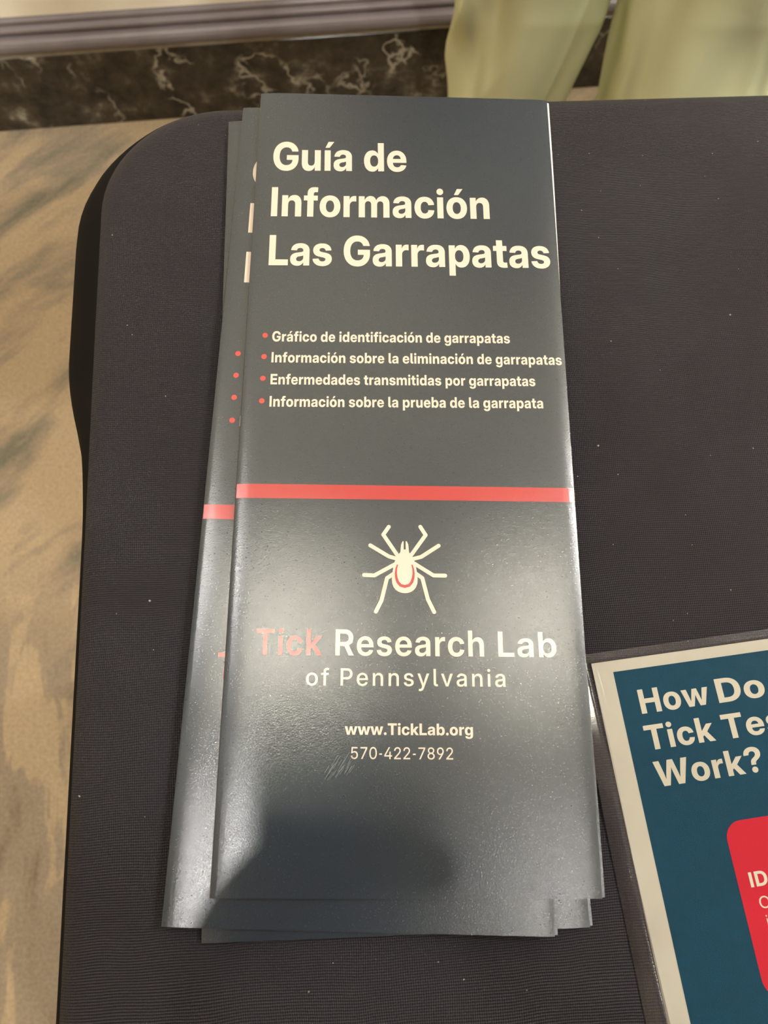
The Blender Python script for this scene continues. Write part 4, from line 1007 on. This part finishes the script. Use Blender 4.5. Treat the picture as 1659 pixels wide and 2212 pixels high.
def trousers(name, hip, feet, radii, mat, parent, folds):
    """wide trousers from waist to hem, both legs joined at the crotch"""
    bm = bmesh.new()
    n = 96
    for s, (fx, fy_) in enumerate(feet):
        rings = []
        for k in range(61):
            f = k / 60.0
            z = 0.035 + (hip[2] - 0.035) * f
            cx_ = fx + (hip[0] + (0.085 if s else -0.085) - fx) * smooth01(f)
            cy_ = fy_ + (hip[1] - fy_) * smooth01(f)
            rx = (radii[s][0] + (radii[s][1] - radii[s][0]) * f) * (1 - 0.20 * smooth01((f - 0.72) / 0.28))
            ring = []
            for i in range(n):
                a = 2 * math.pi * i / n
                cr = 1 - abs(2 * (((a * 3.0 / math.pi + z * 2.6 * (1 if s else -1) + 0.35 * math.sin(z * 9 + s) + s * 0.35) % 1.0)) - 1)
                w = 1 + folds * (0.55 * (cr ** 2.2 - 0.35) * (0.5 + 0.5 * math.sin(2 * a + s * 1.5 + z * 4)) + 0.6 * noise.noise(Vector((math.cos(a) * 1.6, math.sin(a) * 1.6, z * 5 + s * 7)))) * (1 - 0.6 * f)
                ring.append(bm.verts.new((cx_ + rx * w * math.cos(a), cy_ + rx * 0.92 * w * math.sin(a), z)))
            rings.append(ring)
        for k in range(60):
            for i in range(n):
                j = (i + 1) % n
                bm.faces.new((rings[k][i], rings[k][j], rings[k + 1][j], rings[k + 1][i]))
        bm.faces.new(rings[-1])
    # hips
    rings = []
    for k in range(10):
        f = k / 9.0
        z = hip[2] - 0.15 + 0.26 * f
        ring = []
        for i in range(n):
            a = 2 * math.pi * i / n
            ring.append(bm.verts.new((hip[0] + (0.150 + 0.042 * smooth01(f * 2.2) - 0.025 * f) * math.cos(a), hip[1] + (0.098 + 0.036 * smooth01(f * 2.2) - 0.012 * f) * math.sin(a), z)))
        rings.append(ring)
    for k in range(9):
        for i in range(n):
            j = (i + 1) % n
            bm.faces.new((rings[k][i], rings[k][j], rings[k + 1][j], rings[k + 1][i]))
    bm.faces.new(rings[0][::-1])
    bm.faces.new(rings[-1])
    return bm_link(name, bm, mat, parent, True)

def shoe(x, y, ang, parent):
    rings = []
    for k in range(15):
        f = k / 14.0
        w = 0.043 * (math.sin(math.pi * (0.08 + 0.88 * f)) ** 0.45) * (0.86 + 0.2 * f)
        h = 0.075 * (1 - f) ** 0.7 + 0.03
        if k in (0, 14):
            w *= 0.4; h *= 0.6
        ring = []
        for i in range(16):
            a = 2 * math.pi * i / 16
            px, pz = w * math.cos(a), 0.012 + h * (0.5 + 0.5 * math.sin(a))
            py = -0.09 + 0.27 * f
            ring.append((x + px * math.cos(ang) - py * math.sin(ang), y + px * math.sin(ang) + py * math.cos(ang), pz))
        rings.append(ring)
    o = link('shoe', rings_mesh('shoe', rings), M_shoe, parent, True)
    sole = []
    for zz in (0.0, 0.014):
        ring = []
        for i in range(28):
            a = 2 * math.pi * i / 28
            px, py = 0.046 * math.cos(a), 0.045 + 0.142 * math.sin(a)
            ring.append((x + px * math.cos(ang) - py * math.sin(ang), y + px * math.sin(ang) + py * math.cos(ang), zz))
        sole.append(ring)
    link('sole', rings_mesh('sole', sole), M_sole, o, True)

def hand_nodes(wrist, palm_dir, palm_side, curl_dir, curl=0.5, scale=1.0, thumb=(0.55, -0.6, 0.25)):
    """palm, four unequal bent fingers and a thumb from the side of the palm; -> nodes, edges (node 0 = wrist)"""
    w, d, s, c = Vector(wrist), Vector(palm_dir).normalized(), Vector(palm_side).normalized(), Vector(curl_dir).normalized()
    N = [(w, (0.024 * scale, 0.019 * scale)), (w + d * 0.045 * scale, (0.033 * scale, 0.016 * scale)), (w + d * 0.078 * scale, (0.036 * scale, 0.013 * scale))]
    E_ = [(0, 1), (1, 2)]
    for off, ln in ((-0.030, 0.066), (-0.010, 0.078), (0.011, 0.074), (0.030, 0.058)):
        p = w + d * 0.088 * scale + s * off * scale
        b = len(N)
        N.append((p, 0.0085 * scale))
        E_.append((2, b))
        dirv = d.copy()
        for k, fr in enumerate((0.42, 0.32, 0.26)):
            dirv = (dirv + c * curl * (0.55 + 0.5 * k)).normalized()
            p = p + dirv * ln * fr * scale
            N.append((p, (0.0085 - 0.0009 * (k + 1)) * scale))
            E_.append((b + k, b + k + 1))
    p = w + d * 0.030 * scale - s * 0.034 * scale
    b = len(N)
    N.append((p, 0.011 * scale)); E_.append((1, b))
    p2 = p + (d * thumb[0] + s * thumb[1] + c * thumb[2]).normalized() * 0.034 * scale
    N.append((p2, 0.0100 * scale)); E_.append((b, b + 1))
    p3 = p2 + (d * 0.85 - s * 0.15 + c * 0.4).normalized() * 0.028 * scale
    N.append((p3, 0.0085 * scale)); E_.append((b + 1, b + 2))
    return N, E_

def make_person(root, hip, facing, shoulders_z, neck_fwd, head, arms, shirt_mat, leg_feet, sleeve):
    """arms: per side (shoulder, elbow, wrist, palm dir, palm side, curl dir, curl)"""
    hx, hy, hz = hip
    f = Vector((math.sin(facing), -math.cos(facing), 0)) if False else Vector((math.cos(facing), math.sin(facing), 0))
    side = Vector((-f.y, f.x, 0))
    H = Vector(hip)
    chest = Vector((hx, hy, shoulders_z - 0.13)) + f * neck_fwd * 0.6
    neck = Vector((hx, hy, shoulders_z + 0.03)) + f * neck_fwd
    nodes = [(H, (0.120, 0.085)), (H + Vector((0, 0, 0.16)) + f * neck_fwd * 0.25, (0.112, 0.08)), (chest, (0.125, 0.085)),
             (neck, 0.055), (neck + Vector((0, 0, 0.06)) + f * 0.015, 0.052)]
    edges = [(0, 1), (1, 2), (2, 3), (3, 4)]
    hc = Vector(head)
    nodes += [(hc + Vector((0, 0, -0.055)) + f * 0.015, (0.060, 0.068)), (hc, (0.074, 0.092)), (hc + Vector((0, 0, 0.065)) - f * 0.008, (0.068, 0.085))]
    edges += [(4, 5), (5, 6), (6, 7)]
    b = len(nodes)                                                   # nose, ears
    nodes += [(hc + f * 0.085 + Vector((0, 0, -0.018)), 0.011), (hc + f * 0.108 + Vector((0, 0, -0.030)), 0.010)]
    edges += [(6, b), (b, b + 1)]
    for s in (-1, 1):
        b = len(nodes)
        nodes.append((hc + side * s * 0.078 + Vector((0, 0, -0.012)) - f * 0.01, (0.012, 0.020)))
        edges.append((6, b))
    for (sh, el, wr, pd, ps, cd, cu, *th) in arms:
        b = len(nodes)
        nodes += [(Vector(sh), 0.042), (Vector(el), 0.038)]
        edges += [(2, b), (b, b + 1)]
        hn, he = hand_nodes(wr, pd, ps, cd, cu, 1.0, *th)
        k = len(nodes)
        nodes += hn
        edges += [(b + 1, k)] + [(i + k, j + k) for i, j in he]
    for (fx, fy_) in leg_feet:
        b = len(nodes)
        s = 1 if fx > hx else -1
        nodes += [(Vector((hx + s * 0.09, hy, hz - 0.10)), 0.08), (Vector(((hx + s * 0.09 + fx) / 2, (hy + fy_) / 2, 0.50)), 0.058), (Vector((fx, fy_, 0.09)), 0.038), (Vector((fx, fy_, 0.05)) , 0.036)]
        edges += [(0, b), (b, b + 1), (b + 1, b + 2), (b + 2, b + 3)]
    o = link('body', skin_mesh('body', nodes, edges, 0), M_skin, root, True)
    # face: eyes and mouth
    for s in (-1, 1):
        bm = bmesh.new()
        bmesh.ops.create_uvsphere(bm, u_segments=14, v_segments=8, radius=0.0115, matrix=Matrix.Translation(hc + f * 0.083 + side * s * 0.031 + Vector((0, 0, 0.006))))
        bm_link('eye', bm, plain('eye', (0.06, 0.045, 0.035), 0.2), o, True)
    bm = bmesh.new()
    bmesh.ops.create_uvsphere(bm, u_segments=16, v_segments=8, radius=1.0, matrix=Matrix.Translation(hc + f * 0.078 + Vector((0, 0, -0.060))) @ Matrix.Rotation(math.atan2(f.y, f.x), 4, 'Z') @ Matrix.Diagonal((0.010, 0.024, 0.006, 1)))
    bm_link('mouth', bm, plain('lips', (0.36, 0.13, 0.11), 0.4), o, True)
    # hair cap
    bm = bmesh.new()
    bmesh.ops.create_uvsphere(bm, u_segments=28, v_segments=18, radius=1.0)
    for v in bm.verts:
        v.co = Vector((v.co.x * 0.103, v.co.y * 0.088, v.co.z * 0.125))
    cut = [v for v in bm.verts if (v.co.x > 0.045 and v.co.z < 0.060) or v.co.z < -0.085]
    bmesh.ops.delete(bm, geom=cut, context='VERTS')
    for v in bm.verts:
        v.co += v.co.normalized() * 0.004 * noise.noise(v.co * 60)
    bmesh.ops.transform(bm, verts=bm.verts, matrix=Matrix.Translation(hc + Vector((0, 0, 0.025)) - f * 0.014) @ Matrix.Rotation(math.atan2(f.y, f.x), 4, 'Z'))
    bm_link('hair', bm, M_hair, root, True)
    # shirt over chest and arms
    nodes = [(H + Vector((0, 0, -0.02)), (0.175, 0.128)), (H + Vector((0, 0, 0.16)) + f * neck_fwd * 0.25, (0.160, 0.118)), (chest, (0.182, 0.130)), (neck + Vector((0, 0, -0.02)), (0.072, 0.068))]
    edges = [(0, 1), (1, 2), (2, 3)]
    for (sh, el, wr, *_r) in arms:
        b = len(nodes)
        sh, el, wr = Vector(sh), Vector(el), Vector(wr)
        end = el + (wr - el) * (0.86 if sleeve else 0.0)
        nodes += [(sh, 0.070), (sh + (el - sh) * (1.0 if sleeve else 0.7), 0.056)]
        edges += [(2, b), (b, b + 1)]
        if sleeve:
            nodes.append((end, 0.036)); edges.append((b + 1, b + 2))
    link('shirt', skin_mesh('shirt', nodes, edges, 0), shirt_mat, root, True)

# the person in wide olive trousers behind the table
pr_ = tag(empty('person', (0, 0, 0)), 'person in wide pale olive trousers standing behind the table by the wall', 'person')
feet = [(0.268, 0.750), (0.446, 0.625)]
LEGR = [(0.064, 0.112), (0.097, 0.108)]
hipc = ((feet[0][0] + feet[1][0]) / 2 - 0.045, (feet[0][1] + feet[1][1]) / 2 - 0.02, 0.88)
hx, hy = hipc[0], hipc[1]
make_person(pr_, hipc, R(-90), 1.40, 0.02, (hx, hy - 0.03, 1.565),
            [((hx - 0.19, hy, 1.36), (hx - 0.24, hy + 0.01, 1.10), (hx - 0.25, hy - 0.05, 0.87), (0, -0.15, -1), (0, 1, -0.15), (1, 0, 0), 0.25),
             ((hx + 0.19, hy, 1.36), (hx + 0.24, hy + 0.01, 1.10), (hx + 0.25, hy - 0.05, 0.87), (0, -0.15, -1), (0, 1, -0.15), (-1, 0, 0), 0.25)],
            M_shirt, feet, False)
trousers('trousers', hipc, feet, LEGR, M_khaki, pr_, 0.30)['label'] = 'wide pale olive trousers with soft folds'
for (fx, fy_) in feet:
    shoe(fx, fy_ - 0.0, R(180), pr_)
# ---------------------------------------------------------------- whoever takes the picture: a phone held over the table
M_phone = plain('graphite phone back', (0.03, 0.03, 0.034), 0.35, 0.5)
M_glass = plain('black phone glass', (0.006, 0.006, 0.007), 0.08, 0.5)
ph = tag(empty('smartphone'), 'dark smartphone held above the brochures by the photographer', 'phone')
pm = Matrix(((cR.x, cU.x, -cF.x, CAM.x), (cR.y, cU.y, -cF.y, CAM.y), (cR.z, cU.z, -cF.z, CAM.z), (0, 0, 0, 1)))
bm = bmesh.new()
add_box(bm, (-0.0635, -0.131, 0.0040), (0.0155, 0.0155, 0.0118), 0.0022)
b_ = bm_link('phone_body', bm, M_phone, ph, True)
bm = bmesh.new()
add_box(bm, (-0.0615, -0.129, 0.0117), (0.0135, 0.0135, 0.0121))
s_ = bm_link('screen', bm, M_glass, ph)
V, F = lathe([(0.0078, 0.0042), (0.0078, 0.0024), (0.0070, 0.0020), (0.0066, 0.0026), (0.0066, 0.0040)], 32)
l_ = link('lens_ring', mesh_of('lens_ring', V, F[:-2]), M_phone, ph, True)
ph.matrix_world = pm

def P(x, y, z):
    return pm @ Vector((x, y, z))
def D(x, y, z):
    return (pm.to_3x3() @ Vector((x, y, z)))
me_ = tag(empty('person', (0, 0, 0)), 'person in dark clothes leaning over the table holding up the phone', 'person')
PX, PY = -0.03, -0.47
lw = P(-0.051, -0.145, -0.027)
rw = (PX + 0.27, PY + 0.05, 0.86)
make_person(me_, (PX, PY, 0.92), R(90), 1.40, 0.14, (PX, PY + 0.18, 1.575),
            [((PX - 0.20, PY + 0.12, 1.34), (PX - 0.30, PY + 0.20, 1.06), lw, D(0.45, 0.89, 0.08), D(0.89, -0.45, 0), D(0.93, -0.5, 0.1), 0.8, (0.97, -0.25, 0.0)),
             ((PX + 0.20, PY + 0.12, 1.34), (PX + 0.25, PY + 0.06, 1.09), rw, (0, 0.12, -1), (0, -1, -0.12), (-1, 0, 0), 0.25)],
            M_dark, [(PX - 0.11, PY), (PX + 0.11, PY)], True)
trousers('trousers', (PX, PY, 0.90), [(PX - 0.11, PY), (PX + 0.11, PY)], [(0.075, 0.105), (0.075, 0.105)], M_jeans, me_, 0.05)
for s in (-0.11, 0.11):
    shoe(PX + s, PY, 0.0, me_)
